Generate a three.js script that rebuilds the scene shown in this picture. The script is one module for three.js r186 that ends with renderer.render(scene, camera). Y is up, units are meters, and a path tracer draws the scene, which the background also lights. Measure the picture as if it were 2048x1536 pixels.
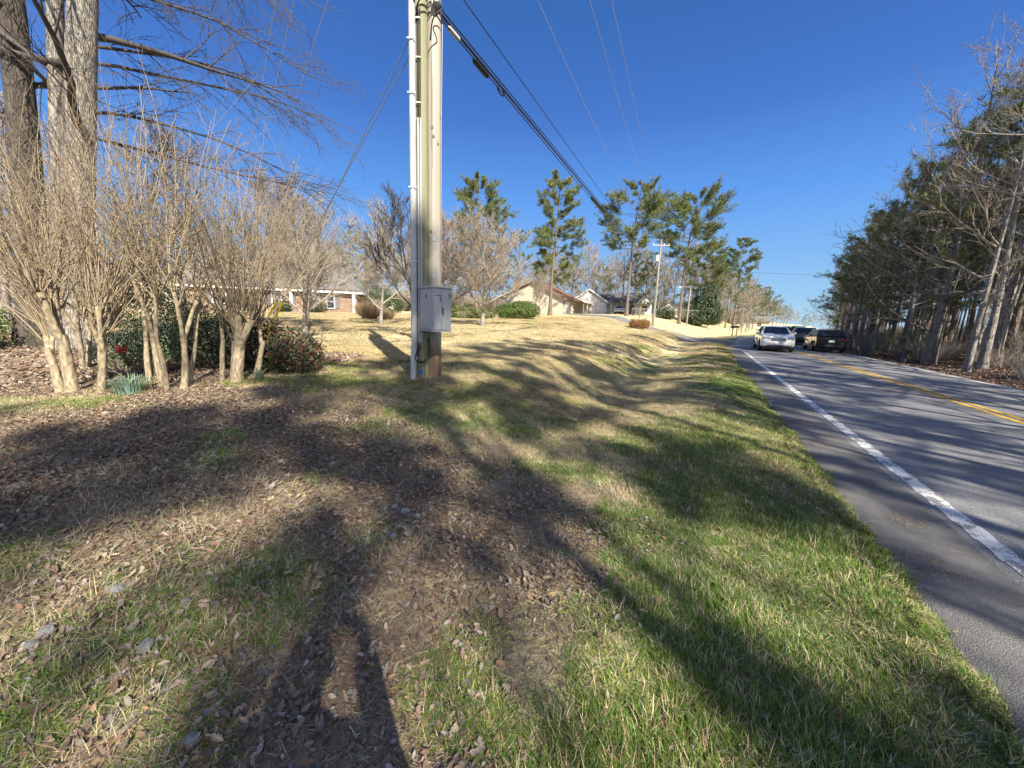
import * as THREE from 'three';
import { mergeGeometries } from 'three/addons/utils/BufferGeometryUtils.js';
import { RoundedBoxGeometry } from 'three/addons/geometries/RoundedBoxGeometry.js';
import { MarchingCubes } from 'three/addons/objects/MarchingCubes.js';

// ---------------------------------------------------------------- camera, sky, sun, exposure
const scene = new THREE.Scene();
const camera = new THREE.PerspectiveCamera(91.4, 4 / 3, 0.05, 2500);
camera.position.set(0, 1.6, 0);
camera.rotation.order = 'YXZ';
camera.rotation.set(THREE.MathUtils.degToRad(-10.2), 0, THREE.MathUtils.degToRad(2.1));

const renderer = new THREE.WebGLRenderer({ antialias: true });
renderer.toneMapping = THREE.LinearToneMapping;
renderer.toneMappingExposure = 2.3;
renderer.shadowMap.enabled = true;

const SHADOW_DIR = new THREE.Vector3(-0.333, -0.632, -0.688).normalize();   // the way the sunlight travels
const sun = new THREE.DirectionalLight(new THREE.Color(1.0, 0.915, 0.78), 4.3);
sun.position.copy(SHADOW_DIR).multiplyScalar(-120);
sun.target.position.set(0, 0, -15);
sun.position.add(sun.target.position);
sun.castShadow = true;
sun.shadow.radius = 1;
sun.shadow.mapSize.set(4096, 4096);
Object.assign(sun.shadow.camera, { left: -70, right: 70, top: 70, bottom: -70, near: 1, far: 320 });
scene.add(sun, sun.target);

{ // clear winter sky: deep blue overhead, paler towards the horizon, with a strong pale glow added round the unseen sun
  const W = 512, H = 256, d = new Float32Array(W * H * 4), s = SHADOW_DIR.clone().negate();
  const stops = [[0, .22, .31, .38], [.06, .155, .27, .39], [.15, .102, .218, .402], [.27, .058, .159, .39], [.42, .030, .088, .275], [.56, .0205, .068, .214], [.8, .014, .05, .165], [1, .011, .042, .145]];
  for (let j = 0; j < H; j++) {
    const el = ((j + .5) / H - .5) * Math.PI, y = Math.max(0, Math.sin(el));
    let k = 0; while (k < stops.length - 2 && y > stops[k + 1][0]) k++;
    const a = stops[k], b = stops[k + 1], t = THREE.MathUtils.clamp((y - a[0]) / (b[0] - a[0]), 0, 1);
    for (let i = 0; i < W; i++) {
      const az = ((i + .5) / W - .5) * 2 * Math.PI;
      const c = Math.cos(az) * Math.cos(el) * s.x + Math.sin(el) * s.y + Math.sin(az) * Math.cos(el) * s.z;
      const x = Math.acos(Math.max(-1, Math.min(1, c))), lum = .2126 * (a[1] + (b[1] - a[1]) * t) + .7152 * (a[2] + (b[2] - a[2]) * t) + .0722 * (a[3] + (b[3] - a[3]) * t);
      const g = lum * Math.max(0, 16 * Math.exp(-3 * x) + .3 * Math.cos(x) ** 2 - .3);   // clear-sky glow added round the unseen sun, strengthened and whitened to fill shade
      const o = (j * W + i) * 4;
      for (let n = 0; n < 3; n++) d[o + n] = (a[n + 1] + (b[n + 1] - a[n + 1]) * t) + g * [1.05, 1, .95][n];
      d[o + 3] = 1;
    }
  }
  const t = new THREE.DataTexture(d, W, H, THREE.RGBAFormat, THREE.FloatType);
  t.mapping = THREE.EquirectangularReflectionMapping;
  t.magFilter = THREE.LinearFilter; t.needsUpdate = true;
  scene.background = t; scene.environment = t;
}

// ---------------------------------------------------------------- helpers
let seedState = 7;
const seed = (n) => { seedState = (n * 2654435761) >>> 0 || 1; };
const rnd = () => { seedState = (seedState + 0x6d2b79f5) | 0; let t = Math.imul(seedState ^ (seedState >>> 15), 1 | seedState); t = (t + Math.imul(t ^ (t >>> 7), 61 | t)) ^ t; return ((t ^ (t >>> 14)) >>> 0) / 4294967296; };
const rr = (a, b) => a + (b - a) * rnd();
const pick = (a) => a[Math.floor(rnd() * a.length)];
const ss = (a, b, x) => { const t = Math.min(1, Math.max(0, (x - a) / (b - a))); return t * t * (3 - 2 * t); };
const mix = (a, b, t) => a + (b - a) * t;
const V = (x, y, z) => new THREE.Vector3(x, y, z);
const hash2 = (i, j) => { let h = Math.imul(i, 374761393) + Math.imul(j, 668265263) | 0; h = Math.imul(h ^ (h >>> 13), 1274126177); return ((h ^ (h >>> 16)) >>> 0) / 4294967296; };
const vnoise = (x, y) => { const i = Math.floor(x), j = Math.floor(y), a = x - i, b = y - j, u = a * a * (3 - 2 * a), v = b * b * (3 - 2 * b); return mix(mix(hash2(i, j), hash2(i + 1, j), u), mix(hash2(i, j + 1), hash2(i + 1, j + 1), u), v); };
const fbm = (x, y, o = 4) => { let s = 0, a = .5, t = 0; for (let k = 0; k < o; k++) { s += a * vnoise(x, y); t += a; a *= .5; x = x * 2.03 + 17.1; y = y * 2.03 + 9.7; } return s / t; };
// noise that tiles with period p
const tnoise = (x, y, p) => { const i = Math.floor(x), j = Math.floor(y), a = x - i, b = y - j, u = a * a * (3 - 2 * a), v = b * b * (3 - 2 * b), m = (k) => ((k % p) + p) % p; return mix(mix(hash2(m(i), m(j)), hash2(m(i + 1), m(j)), u), mix(hash2(m(i), m(j + 1)), hash2(m(i + 1), m(j + 1)), u), v); };
const tfbm = (u, v, p, o) => { let s = 0, a = .5, t = 0; for (let k = 0; k < o; k++) { s += a * tnoise(u * p, v * p, p); t += a; a *= .55; p *= 2; u += .37; v += .13; } return s / t; };

function dataTex(n, f, srgb = false) {
  const d = new Uint8Array(n * n * 4);
  for (let j = 0; j < n; j++) for (let i = 0; i < n; i++) {
    const c = f(i / n, j / n), o = (j * n + i) * 4;
    for (let k = 0; k < 3; k++) d[o + k] = Math.max(0, Math.min(255, Math.round(255 * (Array.isArray(c) ? c[k] : c))));
    d[o + 3] = 255;
  }
  const t = new THREE.DataTexture(d, n, n, THREE.RGBAFormat);
  t.wrapS = t.wrapT = THREE.RepeatWrapping; t.magFilter = THREE.LinearFilter; t.minFilter = THREE.LinearMipmapLinearFilter; t.generateMipmaps = true;
  if (srgb) t.colorSpace = THREE.SRGBColorSpace;
  t.needsUpdate = true;
  return t;
}
const rgb = (r, g, b) => new THREE.Color().setRGB(r, g, b);
const mat = (c, o = {}) => new THREE.MeshStandardMaterial({ color: c, roughness: .9, metalness: 0, ...o });

const used = new Map();
function numbered(name) { const n = used.get(name) ?? 0; used.set(name, n + 1); return n ? `${name}_${String(n).padStart(3, '0')}` : name; }
const shade = (o) => { o.traverse((m) => { if (m.isMesh) { m.castShadow = true; m.receiveShadow = true; } }); return o; };
function tag(o, label, category, group, kind) { if (label) o.userData.label = label; if (category) o.userData.category = category; if (group) o.userData.group = group; if (kind) o.userData.kind = kind; return o; }
function thing(name, label, category, pos = [0, 0, 0], turn = 0, group) { const o = new THREE.Group(); o.name = numbered(name); o.position.set(...pos); o.rotation.y = turn; scene.add(o); return tag(o, label, category, group); }
function part(name, geo, m, parent) { const o = new THREE.Mesh(geo, m); o.name = parent === scene ? numbered(name) : name; o.castShadow = o.receiveShadow = true; parent.add(o); return o; }
function structure(name, geo, m) { const o = part(name, geo, m, scene); o.userData.kind = 'structure'; return o; }
function copy(o, pos, turn, scale = 1, label) { const c = o.clone(); c.name = numbered(o.name.replace(/_\d{3}$/, '')); c.userData = { ...o.userData }; c.position.set(...pos); c.rotation.y = turn; if (Array.isArray(scale)) c.scale.set(...scale); else c.scale.setScalar(scale); if (label) c.userData.label = label; scene.add(c); return c; }
const box = (w, h, d, x = 0, y = 0, z = 0) => { const g = new THREE.BoxGeometry(w, h, d); g.translate(x, y, z); return g; };
const rbox = (w, h, d, r, x = 0, y = 0, z = 0) => { const g = new RoundedBoxGeometry(w, h, d, 2, r); g.translate(x, y, z); return g; };
const cyl = (r0, r1, h, n, x = 0, y = 0, z = 0) => { const g = new THREE.CylinderGeometry(r1, r0, h, n); g.translate(x, y + h / 2, z); return g; };
const merged = (list) => mergeGeometries(list.map((g) => { const q = g.index ? g.toNonIndexed() : g; for (const k of Object.keys(q.attributes)) if (!['position', 'normal', 'uv'].includes(k)) q.deleteAttribute(k); return q; }));

// collects tubes, blades and sheets into one geometry
class Acc {
  constructor(colored = false) { this.p = []; this.n = []; this.u = []; this.c = colored ? [] : null; this.i = []; }
  get count() { return this.p.length / 3; }
  vert(x, y, z, nx, ny, nz, u, v, c) { this.p.push(x, y, z); this.n.push(nx, ny, nz); this.u.push(u, v); if (this.c) this.c.push(c[0], c[1], c[2]); return this.count - 1; }
  tube(pts, rad, sides = 6, col, cap = false) {
    const n = pts.length; let ref = Math.abs(pts[n - 1].y - pts[0].y) > pts[0].distanceTo(pts[n - 1]) * .9 ? V(1, 0, .13) : V(0.07, 1, .05), v = 0;
    const t = V(), a = V(), b = V(), base = this.count;
    for (let k = 0; k < n; k++) {
      t.subVectors(pts[Math.min(n - 1, k + 1)], pts[Math.max(0, k - 1)]).normalize();
      a.crossVectors(ref, t).normalize(); b.crossVectors(t, a); ref = b.clone();
      if (k) v += pts[k].distanceTo(pts[k - 1]);
      for (let q = 0; q <= sides; q++) {
        const w = q / sides * Math.PI * 2, cx = Math.cos(w), sx = Math.sin(w), nx = a.x * cx + b.x * sx, ny = a.y * cx + b.y * sx, nz = a.z * cx + b.z * sx, r = rad[k];
        this.vert(pts[k].x + nx * r, pts[k].y + ny * r, pts[k].z + nz * r, nx, ny, nz, q / sides * Math.max(.05, rad[0] * 6.28), v, col);
      }
    }
    for (let k = 0; k < n - 1; k++) for (let q = 0; q < sides; q++) { const o = base + k * (sides + 1) + q, m = o + sides + 1; this.i.push(o, o + 1, m, o + 1, m + 1, m); }
    if (cap) for (const [k, sg] of [[0, -1], [n - 1, 1]]) { const o = this.vert(pts[k].x, pts[k].y, pts[k].z, t.x * sg, t.y * sg, t.z * sg, .5, .5, col); for (let q = 0; q < sides; q++) this.i.push(o, base + k * (sides + 1) + (sg > 0 ? q : q + 1), base + k * (sides + 1) + (sg > 0 ? q + 1 : q)); }
  }
  tri(a, b, c, col, nrm) { const n = nrm ?? V().crossVectors(V().subVectors(b, a), V().subVectors(c, a)).normalize(); const o = this.count; [a, b, c].forEach((q, k) => this.vert(q.x, q.y, q.z, n.x, n.y, n.z, k === 1 ? 1 : 0, k === 2 ? 1 : 0, col)); this.i.push(o, o + 1, o + 2); }
  quad(a, b, c, d, col, nrm) { const n = nrm ?? V().crossVectors(V().subVectors(b, a), V().subVectors(c, a)).normalize(); const o = this.count; [a, b, c, d].forEach((q, k) => this.vert(q.x, q.y, q.z, n.x, n.y, n.z, k === 1 || k === 2 ? 1 : 0, k > 1 ? 1 : 0, col)); this.i.push(o, o + 1, o + 2, o, o + 2, o + 3); }
  geo() {
    const g = new THREE.BufferGeometry();
    g.setAttribute('position', new THREE.Float32BufferAttribute(this.p, 3)); g.setAttribute('normal', new THREE.Float32BufferAttribute(this.n, 3)); g.setAttribute('uv', new THREE.Float32BufferAttribute(this.u, 2));
    if (this.c) g.setAttribute('color', new THREE.Float32BufferAttribute(this.c, 3));
    g.setIndex(this.i); return g;
  }
}

// ---------------------------------------------------------------- the lie of the land
// Road coordinates: s metres along the road, r metres to its right; the road runs 27 degrees right of the view, then bends right.
const TH = THREE.MathUtils.degToRad(27), ST = Math.sin(TH), CT = Math.cos(TH), BEND0 = 30, BEND_R = 150, BEND_A = THREE.MathUtils.degToRad(12.5), MID = 5.3;
const EDGE_L = 1.35, EDGE_R = 8.5;
const BC = [BEND0 * ST + (MID + BEND_R) * CT, -BEND0 * CT + (MID + BEND_R) * ST];
function roadPoint(s, r) {
  if (s <= BEND0) return [s * ST + r * CT, -s * CT + r * ST];
  const a = Math.min(BEND_A, (s - BEND0) / BEND_R), t = TH + a, d = BEND_R - (r - MID), rest = s - BEND0 - BEND_R * a;
  return [BC[0] - Math.cos(t) * d + Math.sin(t) * rest, BC[1] - Math.sin(t) * d - Math.cos(t) * rest];
}
function roadCoords(x, z) {
  const s = x * ST - z * CT;
  if (s <= BEND0) return [s, x * CT + z * ST];
  const dx = BC[0] - x, dz = BC[1] - z, a = Math.atan2(dz, dx) - TH;
  if (a <= BEND_A) return [BEND0 + a * BEND_R, MID + BEND_R - Math.hypot(dx, dz)];
  const t = TH + BEND_A, ex = x - BC[0], ez = z - BC[1];
  return [BEND0 + BEND_A * BEND_R + ex * Math.sin(t) - ez * Math.cos(t), MID + BEND_R + ex * Math.cos(t) + ez * Math.sin(t)];
}
const crown = (r) => .05 * (1 - ((r - 4.9) / 3.6) ** 2);
function groundHeight(x, z) {
  const [s, r] = roadCoords(x, z);
  const bumps = (fbm(x * .9 + 40, z * .9 + 11, 3) - .5) * .09 + (fbm(x * .13, z * .13, 2) - .5) * .25 * ss(12, 40, Math.hypot(x, z));
  const e = EDGE_L - r;
  if (e >= 0) {
    const lift = mix(.22, .47, ss(-1, 5.5, s));
    const rise = ss(2.2, 6, e) * lift, far = .036 * Math.max(0, Math.min(s, 90) - 6) * ss(3.5, 15, e);
    const swale = -.24 * ss(3, 9, s) * Math.exp(-(((e - 3.2) / 1.1) ** 2)) * (1 - ss(30, 45, s));
    const verge = .05 * ss(0, .35, e) + .07 * Math.exp(-(((e - 1.1) / .6) ** 2)) * ss(4, 10, s);
    return -.012 + verge + rise + far + swale + bumps * ss(.1, 1.4, e);
  }
  const d = r - EDGE_R;
  if (d >= 0) return -.03 - .18 * Math.exp(-(((d - 1.7) / 1) ** 2)) + .45 * ss(2.2, 9, d) + bumps * ss(.1, 1.5, d) + .045 * Math.min(60, Math.max(0, d - 7));
  return crown(r) - .09;
}
const onGround = (x, z, up = 0) => [x, groundHeight(x, z) + up, z];
// what grows where: shares of dry leaves, green grass and straw
function cover(x, z) {
  const [s, r] = roadCoords(x, z), e = EDGE_L - r, n1 = fbm(x * .55 + 3, z * .55 + 7, 3) - .5, n2 = fbm(x * 1.7 + 31, z * 1.7 + 5, 3) - .5, n3 = fbm(x * .23 + 81, z * .31 + 15, 3) - .5;
  if (e < 0) { const d = r - EDGE_R; return { e, s, leaf: d > 0 ? .95 : 0, green: 0, straw: d > 0 ? .25 : 0, n1, n2, n3 }; }
  const line = 3.5 + 2.8 * ss(6.5, 9.5, e) + n1 * 2.0;                        // the dry leaves end here
  let leaf = (1 - ss(line - .5, line + .7, s)) * ss(.95, 1.85, e + n1 * 1.6);
  let green = (1 - ss(1.0, 1.8, e + n1 * 1.7 + n2 * .7)) * (1 - .5 * ss(12, 26, s));
  const mid = ss(line - .4, line + .8, s) * (1 - ss(6.2, 8.2, s + n1 * 2.2 - .2 * Math.max(0, 4 - e)));
  green = Math.max(green, mid * (.34 + n2 * 1.5));
  green = Math.max(green, .85 * Math.exp(-(((e - 3.2) / 1.0) ** 2)) * ss(5, 8, s) * (1 - ss(16, 24, s)) * ss(-.12, .1, n3 + n1 * .5));
  green = Math.max(green, ss(.10, .2, n3) * .45 * ss(6, 9, s) * (1 - ss(22, 40, s)));
  if (leaf > .3) green = Math.max(green, ss(.1, .24, n2 + n1 * .4) * .6);
  if (s < 1.6 && e > 2.4) green = Math.max(green, ss(.04, .2, n1 + .02 + .5 * n3) * .38 * (1 - ss(.4, 1.8, s)));
  const moss = Math.max(1 - Math.hypot((x + 6.1) / 1.9, (z + 4.45) / .42), 1 - Math.hypot((x + 3.1) / 1.3, (z + 5.75) / .5)) + n2 * .8;   // mossy strip by the crape myrtles, green corner by the red tipped bush
  if (moss > 0) { green = Math.max(green, ss(0, .3, moss) * .9); leaf *= 1 - .75 * ss(0, .3, moss); }
  const straw = Math.max(0, 1 - leaf * .75 - green * .8);
  return { e, s, leaf, green, straw, n1, n2, n3 };
}

// ---------------------------------------------------------------- textures shared by many surfaces
const texGround = dataTex(512, (u, v) => { const a = tfbm(u, v, 8, 6), b = tfbm(u + .5, v + .2, 64, 3); return .58 + .52 * (a - .5) + .62 * (b - .5) + .12; });
const texAsphalt = dataTex(1024, (u, v) => { const a = tfbm(u, v, 6, 4) * 1.5 - .25, b = hash2(Math.floor(u * 1024), Math.floor(v * 1024)), c = tnoise(u * 256, v * 256, 256), q = c > .78 ? .3 : 0; return .55 + .22 * (a - .5) + .25 * (b - .5) + .3 * (c - .5) + q; });
const texGrit = dataTex(512, (u, v) => { const c = tnoise(u * 170, v * 170, 170), d = tnoise(u * 90, v * 90, 90); return c * .6 + d * .4; });
const texBark = dataTex(256, (u, v) => { const r = Math.abs(tnoise(u * 16 + 2 * tnoise(u * 4, v * 6, 4), v * 7, 16) - .5) * 2, b = tfbm(u, v, 32, 3); return .2 + .6 * Math.pow(r, .7) + .3 * (b - .4); });
const texMottle = dataTex(256, (u, v) => { const a = tfbm(u, v, 5, 4), b = tfbm(u + .3, v, 14, 3), s = tnoise(u * 24, v * 3, 24); return .62 + .75 * (a - .5) + (b > .58 ? -.2 : 0) + (b < .4 ? .14 : 0) + .2 * (s - .5); });
const texSmooth = dataTex(256, (u, v) => { const a = tfbm(u, v, 4, 5), b = tnoise(u * 40, v * 6, 40); return .75 + .4 * (a - .5) + .14 * (b - .5); });
const texWood = dataTex(512, (u, v) => { const a = tnoise(u * 64, v * 3, 64), b = tnoise(u * 160, v * 5, 160), c = tfbm(u, v, 4, 4), k = tnoise(u * 128 + 3, v * 2, 128); return .74 + .2 * (a - .5) + .2 * (b - .5) + .32 * (c - .5) - (k > .86 ? .28 : 0); });
const texPole = dataTex(512, (u, v) => { const a = tnoise(u * 80, v * 4, 80), b = tnoise(u * 220, v * 7, 220), c = tfbm(u, v, 3, 5), k = tnoise(u * 110 + 3, v * 5, 110), m = tfbm(u + .2, v + .6, 9, 3); return .7 + .26 * (a - .5) + .22 * (b - .5) + .5 * (c - .5) - (k > .84 ? .34 : 0) - (m > .66 ? .16 : 0); });
const texPaint = dataTex(512, (u, v) => { const a = tfbm(u, v, 10, 5), b = tnoise(u * 120, v * 120, 120); const w = a + (b - .5) * .35; return w < .33 ? .34 : w < .37 ? .68 : .95 + .1 * (b - .5); });
const rep = (t, x, y) => { const q = t.clone(); q.repeat.set(x, y); q.needsUpdate = true; return q; };

// ---------------------------------------------------------------- ground sheet
{
  const N = 400, g = new THREE.BufferGeometry(), P = [], C = [], U = [], I = [], warp = (u) => Math.sign(u) * (Math.abs(u) ** 3.2 * 640 + Math.abs(u) * 10.5);
  const leafC = [.15, .105, .07], greenC = [.10, .145, .04], strawC = [.50, .42, .225], woodC = [.12, .075, .05];
  for (let j = 0; j <= N; j++) for (let i = 0; i <= N; i++) {
    const x = warp(i / N * 2 - 1) - 1.5, z = warp(j / N * 2 - 1) - 5, k = cover(x, z), [s, r] = roadCoords(x, z);
    P.push(x, groundHeight(x, z), z); U.push(x / 1.7, z / 1.7);
    let c;
    if (r > EDGE_R - .2) { const w = .8 + .7 * k.n2; c = woodC.map((q) => q * w); }
    else {
      const t = k.leaf + k.green * .9 + k.straw + 1e-3, w = 1 + k.n2 * .35 + k.n3 * .3;
      c = [0, 1, 2].map((q) => (leafC[q] * k.leaf + greenC[q] * k.green * .9 + strawC[q] * k.straw) / t * w);
      const earth = ss(.04, .22, k.n1 - k.n3 * .4) * .35 * k.straw; c = c.map((q, n) => mix(q, [.27, .175, .11][n], earth));
    }
    C.push(...c);
  }
  for (let j = 0; j < N; j++) for (let i = 0; i < N; i++) { const o = j * (N + 1) + i, m = o + N + 1; I.push(o, m, o + 1, o + 1, m, m + 1); }
  g.setAttribute('position', new THREE.Float32BufferAttribute(P, 3)); g.setAttribute('color', new THREE.Float32BufferAttribute(C, 3)); g.setAttribute('uv', new THREE.Float32BufferAttribute(U, 2)); g.setIndex(I); g.computeVertexNormals();
  const o = structure('ground', g, mat(rgb(1.75, 1.75, 1.75), { vertexColors: true, map: texGround, bumpMap: texGround, bumpScale: .03, roughness: 1 }));
  tag(o, 'gently rising ground of dry leaves, grass and straw coloured lawn', 'ground');
}

// ---------------------------------------------------------------- road
function ribbon(s0, s1, ds, rs, height, wob = () => 0, uvScale = 1) {
  const P = [], U = [], I = [], n = Math.round((s1 - s0) / ds), w = rs.length;
  for (let k = 0; k <= n; k++) { const s = s0 + (s1 - s0) * k / n; rs.forEach((r0, q) => { const r = r0 + wob(s, q), [x, z] = roadPoint(s, r); P.push(x, height(s, r), z); U.push(r / uvScale, s / uvScale); }); }
  for (let k = 0; k < n; k++) for (let q = 0; q < w - 1; q++) { const o = k * w + q; I.push(o, o + 1, o + w, o + 1, o + w + 1, o + w); }
  const g = new THREE.BufferGeometry(); g.setAttribute('position', new THREE.Float32BufferAttribute(P, 3)); g.setAttribute('uv', new THREE.Float32BufferAttribute(U, 2)); g.setIndex(I); g.computeVertexNormals(); return g;
}
const RUM0 = 1.97, RUM1 = 2.29;
const rumble = (s, r) => s > 17 ? 0 : -.012 * Math.max(0, Math.sin(s * Math.PI * 2 / .31)) ** 1.5 * ss(RUM0 + .02, RUM0 + .06, r) * (1 - ss(RUM1 - .06, RUM1 - .01, r)) * (1 - ss(12, 17, s));
{
  const lane = [2.29, 2.6, 2.95, 3.3, 3.75, 4.2, 4.55, 4.9, 5.3, 5.8, 6.15, 6.5, 6.95, 7.4, 7.75, 8.1, 8.3, 8.5];
  const asphalt = mat(rgb(.36, .36, .36), { map: texAsphalt, bumpMap: texGrit, bumpScale: .004, roughness: .82 });
  const coarse = mat(rgb(.29, .28, .265), { map: rep(texAsphalt, 1.6, 1.6), bumpMap: rep(texGrit, 1.9, 1.9), bumpScale: .006, roughness: .9 });
  const laneGeo = ribbon(-45, 330, 1, lane, (s, r) => crown(r), (s, q) => q === lane.length - 1 ? (fbm(s * .7, 3, 3) - .5) * .3 : 0, 1.3);
  { const P = laneGeo.attributes.position, C = []; for (let k = 0; k < P.count; k++) { const [s, r] = roadCoords(P.getX(k), P.getZ(k)), track = Math.min(...[2.95, 4.55, 6.15, 7.75].map((q) => Math.abs(r - q))), v = 1.06 - .16 * Math.exp(-((track / .3) ** 2)) + .3 * (fbm(s * .22, r * 1.4, 3) - .5); C.push(v, v, v * 1.01); } laneGeo.setAttribute('color', new THREE.Float32BufferAttribute(C, 3)); }   // wheel tracks and patches worn into the surface
  const laneMat = asphalt.clone(); laneMat.vertexColors = true;
  const road = structure('road', laneGeo, laneMat);
  tag(road, 'worn grey two lane asphalt road bending away to the right', 'road');
  const strip = part('rumble_strip', ribbon(-6, 17, .03, [1.97, 2.0, 2.03, 2.1, 2.2, 2.25, 2.29], (s, r) => crown(r) + rumble(s, r), () => 0, 1.3), asphalt, road);
  part('rumble_strip', ribbon(17, 330, 1, [1.97, 2.29], (s, r) => crown(r), () => 0, 1.3), asphalt, road);
  part('rumble_strip', ribbon(-45, -6, 1, [1.97, 2.29], (s, r) => crown(r), () => 0, 1.3), asphalt, road);
  part('shoulder', ribbon(-45, 330, .16, [1.2, 1.36, 1.5, 1.75, 1.97], (s, r) => crown(r) - (r < 1.42 ? .05 * ss(1.42, 1.2, r) : 0), (s, q) => q < 2 ? (fbm(s * 1.3, 9, 4) - .5) * .34 : 0, .9), coarse, road);
  const white = mat(rgb(.74, .735, .70), { map: texPaint, roughness: .7 }), yellow = mat(rgb(.78, .46, .045), { map: texPaint, roughness: .7 });
  const line = (name, label, s0, s1, ds, r0, r1, m) => tag(structure(name, ribbon(s0, s1, ds, [r0, (r0 + r1) / 2, r1], (s, r) => crown(r) + rumble(s, r) + .004, (s, q) => (fbm(s * 2.3, q * 3.1 + r0, 3) - .5) * .022, 1.1), m), label, 'road marking');
  line('edge_line', 'white edge line worn by a rumble strip beside the shoulder', -6, 27.5, .03, 2.05, 2.19, white);
  line('edge_line', 'thin white edge line on the far side of the road by the wood', -20, 320, .6, 8.2, 8.31, white);
  line('centre_line', 'yellow centre line stripe on the shoulder side of the pair', -20, 320, .4, 5.14, 5.25, yellow);
  line('centre_line', 'yellow centre line stripe on the wood side of the pair', -20, 320, .4, 5.37, 5.48, yellow);
  line('edge_line', 'white edge line starting again past the driveway mouth', 44, 320, .6, 2.05, 2.17, white);
  // driveway that leaves the road and climbs to the pale house
  const path = new THREE.CatmullRomCurve3([[21.6, -33.5], [18.6, -36.6], [16, -41], [13.6, -47], [11.4, -54], [10.6, -61.5]].map(([x, z]) => V(x, 0, z))), P = [], U = [], I = [], W = [5.2, 3.6, 2.2, 1.7, 1.8, 2.6];
  for (let k = 0; k <= 60; k++) {
    const t = k / 60, c = path.getPoint(t), d = path.getTangent(t), w = W[Math.min(5, Math.floor(t * 5))] + (W[Math.min(5, Math.floor(t * 5) + 1)] - W[Math.min(5, Math.floor(t * 5))]) * (t * 5 % 1);
    for (let q = 0; q <= 6; q++) { const f = (q / 6 * 2 - 1) * w, x = c.x - d.z * f, z = c.z + d.x * f; const [s, r] = roadCoords(x, z); P.push(x, Math.max(groundHeight(x, z) + .03, r > EDGE_L ? crown(r) - .02 : -9), z); U.push(x / 1.3, z / 1.3); }
  }
  for (let k = 0; k < 60; k++) for (let q = 0; q < 6; q++) { const o = k * 7 + q; I.push(o, o + 1, o + 7, o + 1, o + 8, o + 7); }
  const g = new THREE.BufferGeometry(); g.setAttribute('position', new THREE.Float32BufferAttribute(P, 3)); g.setAttribute('uv', new THREE.Float32BufferAttribute(U, 2)); g.setIndex(I); g.computeVertexNormals();
  tag(structure('driveway', g, mat(rgb(.36, .35, .34), { map: texAsphalt, roughness: .9 })), 'grey driveway climbing from the road to the houses', 'driveway');
}

// ---------------------------------------------------------------- grass, straw and fallen leaves (uncountable)
const jit = (c, v) => { const k = 1 + rr(-v, v); return [c[0] * k * rr(.93, 1.07), c[1] * k, c[2] * k * rr(.9, 1.1)]; };
function addBlade(a, bx, bz, h, l, w, c, y0 = -.008) {
  const t = rr(0, 6.28), px = Math.cos(t), pz = Math.sin(t), tw = rr(-.6, .6), qx = -Math.sin(t + tw), qz = Math.cos(t + tw), drop = .14 * l / h;
  const at = (f, sd) => V(bx + px * l * f * f + qx * w * sd * (1 - f * .75), y0 + h * (f - drop * f * f), bz + pz * l * f * f + qz * w * sd * (1 - f * .75));
  a.quad(at(0, -1), at(0, 1), at(.5, 1), at(.5, -1), c); a.tri(at(.5, -1), at(.5, 1), at(1, 0), c);
}
const LEAVES = { oak: [[0, .02], [.12, .07], [.2, .2], [.28, .1], [.42, .3], [.5, .13], [.64, .33], [.7, .14], [.84, .2], [1, 0]], oval: [[0, .01], [.2, .16], [.45, .24], [.7, .19], [1, 0]], wide: [[0, .01], [.15, .2], [.4, .3], [.7, .22], [1, 0]] };
function addLeaf(a, kind, x, y, z, size, c) {
  const prof = LEAVES[kind], curl = rr(.2, .7), fold = rr(.1, .6), tw = rr(-.5, .5), q = new THREE.Quaternion().setFromEuler(new THREE.Euler(rr(-.9, .9), rr(0, 6.28), rr(-.9, .9), 'YXZ'));
  const at = (u, v) => V(u - .5, Math.abs(v) * Math.sin(fold) + curl * (u - .5) ** 2 + tw * v * (u - .5), v * Math.cos(fold)).multiplyScalar(size).applyQuaternion(q).add(V(x, y, z));
  for (let k = 0; k < prof.length - 1; k++) for (const sg of [-1, 1]) { const [x0, y0] = prof[k], [x1, y1] = prof[k + 1], A = at(x0, 0), B = at(x1, 0), C = at(x1, sg * y1), D = at(x0, sg * y0); if (sg > 0) a.quad(A, D, C, B, c); else a.quad(A, B, C, D, c); }
}
const disc = (R) => { for (;;) { const x = rr(-1, 1), z = rr(-1, 1), d = x * x + z * z; if (d < 1 && rnd() > .75 * d * d) return [x * R, z * R]; } };
function patchGeo(sd, R, fill) { seed(sd); const a = new Acc(true); fill(a, R); return a.geo(); }
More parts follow.
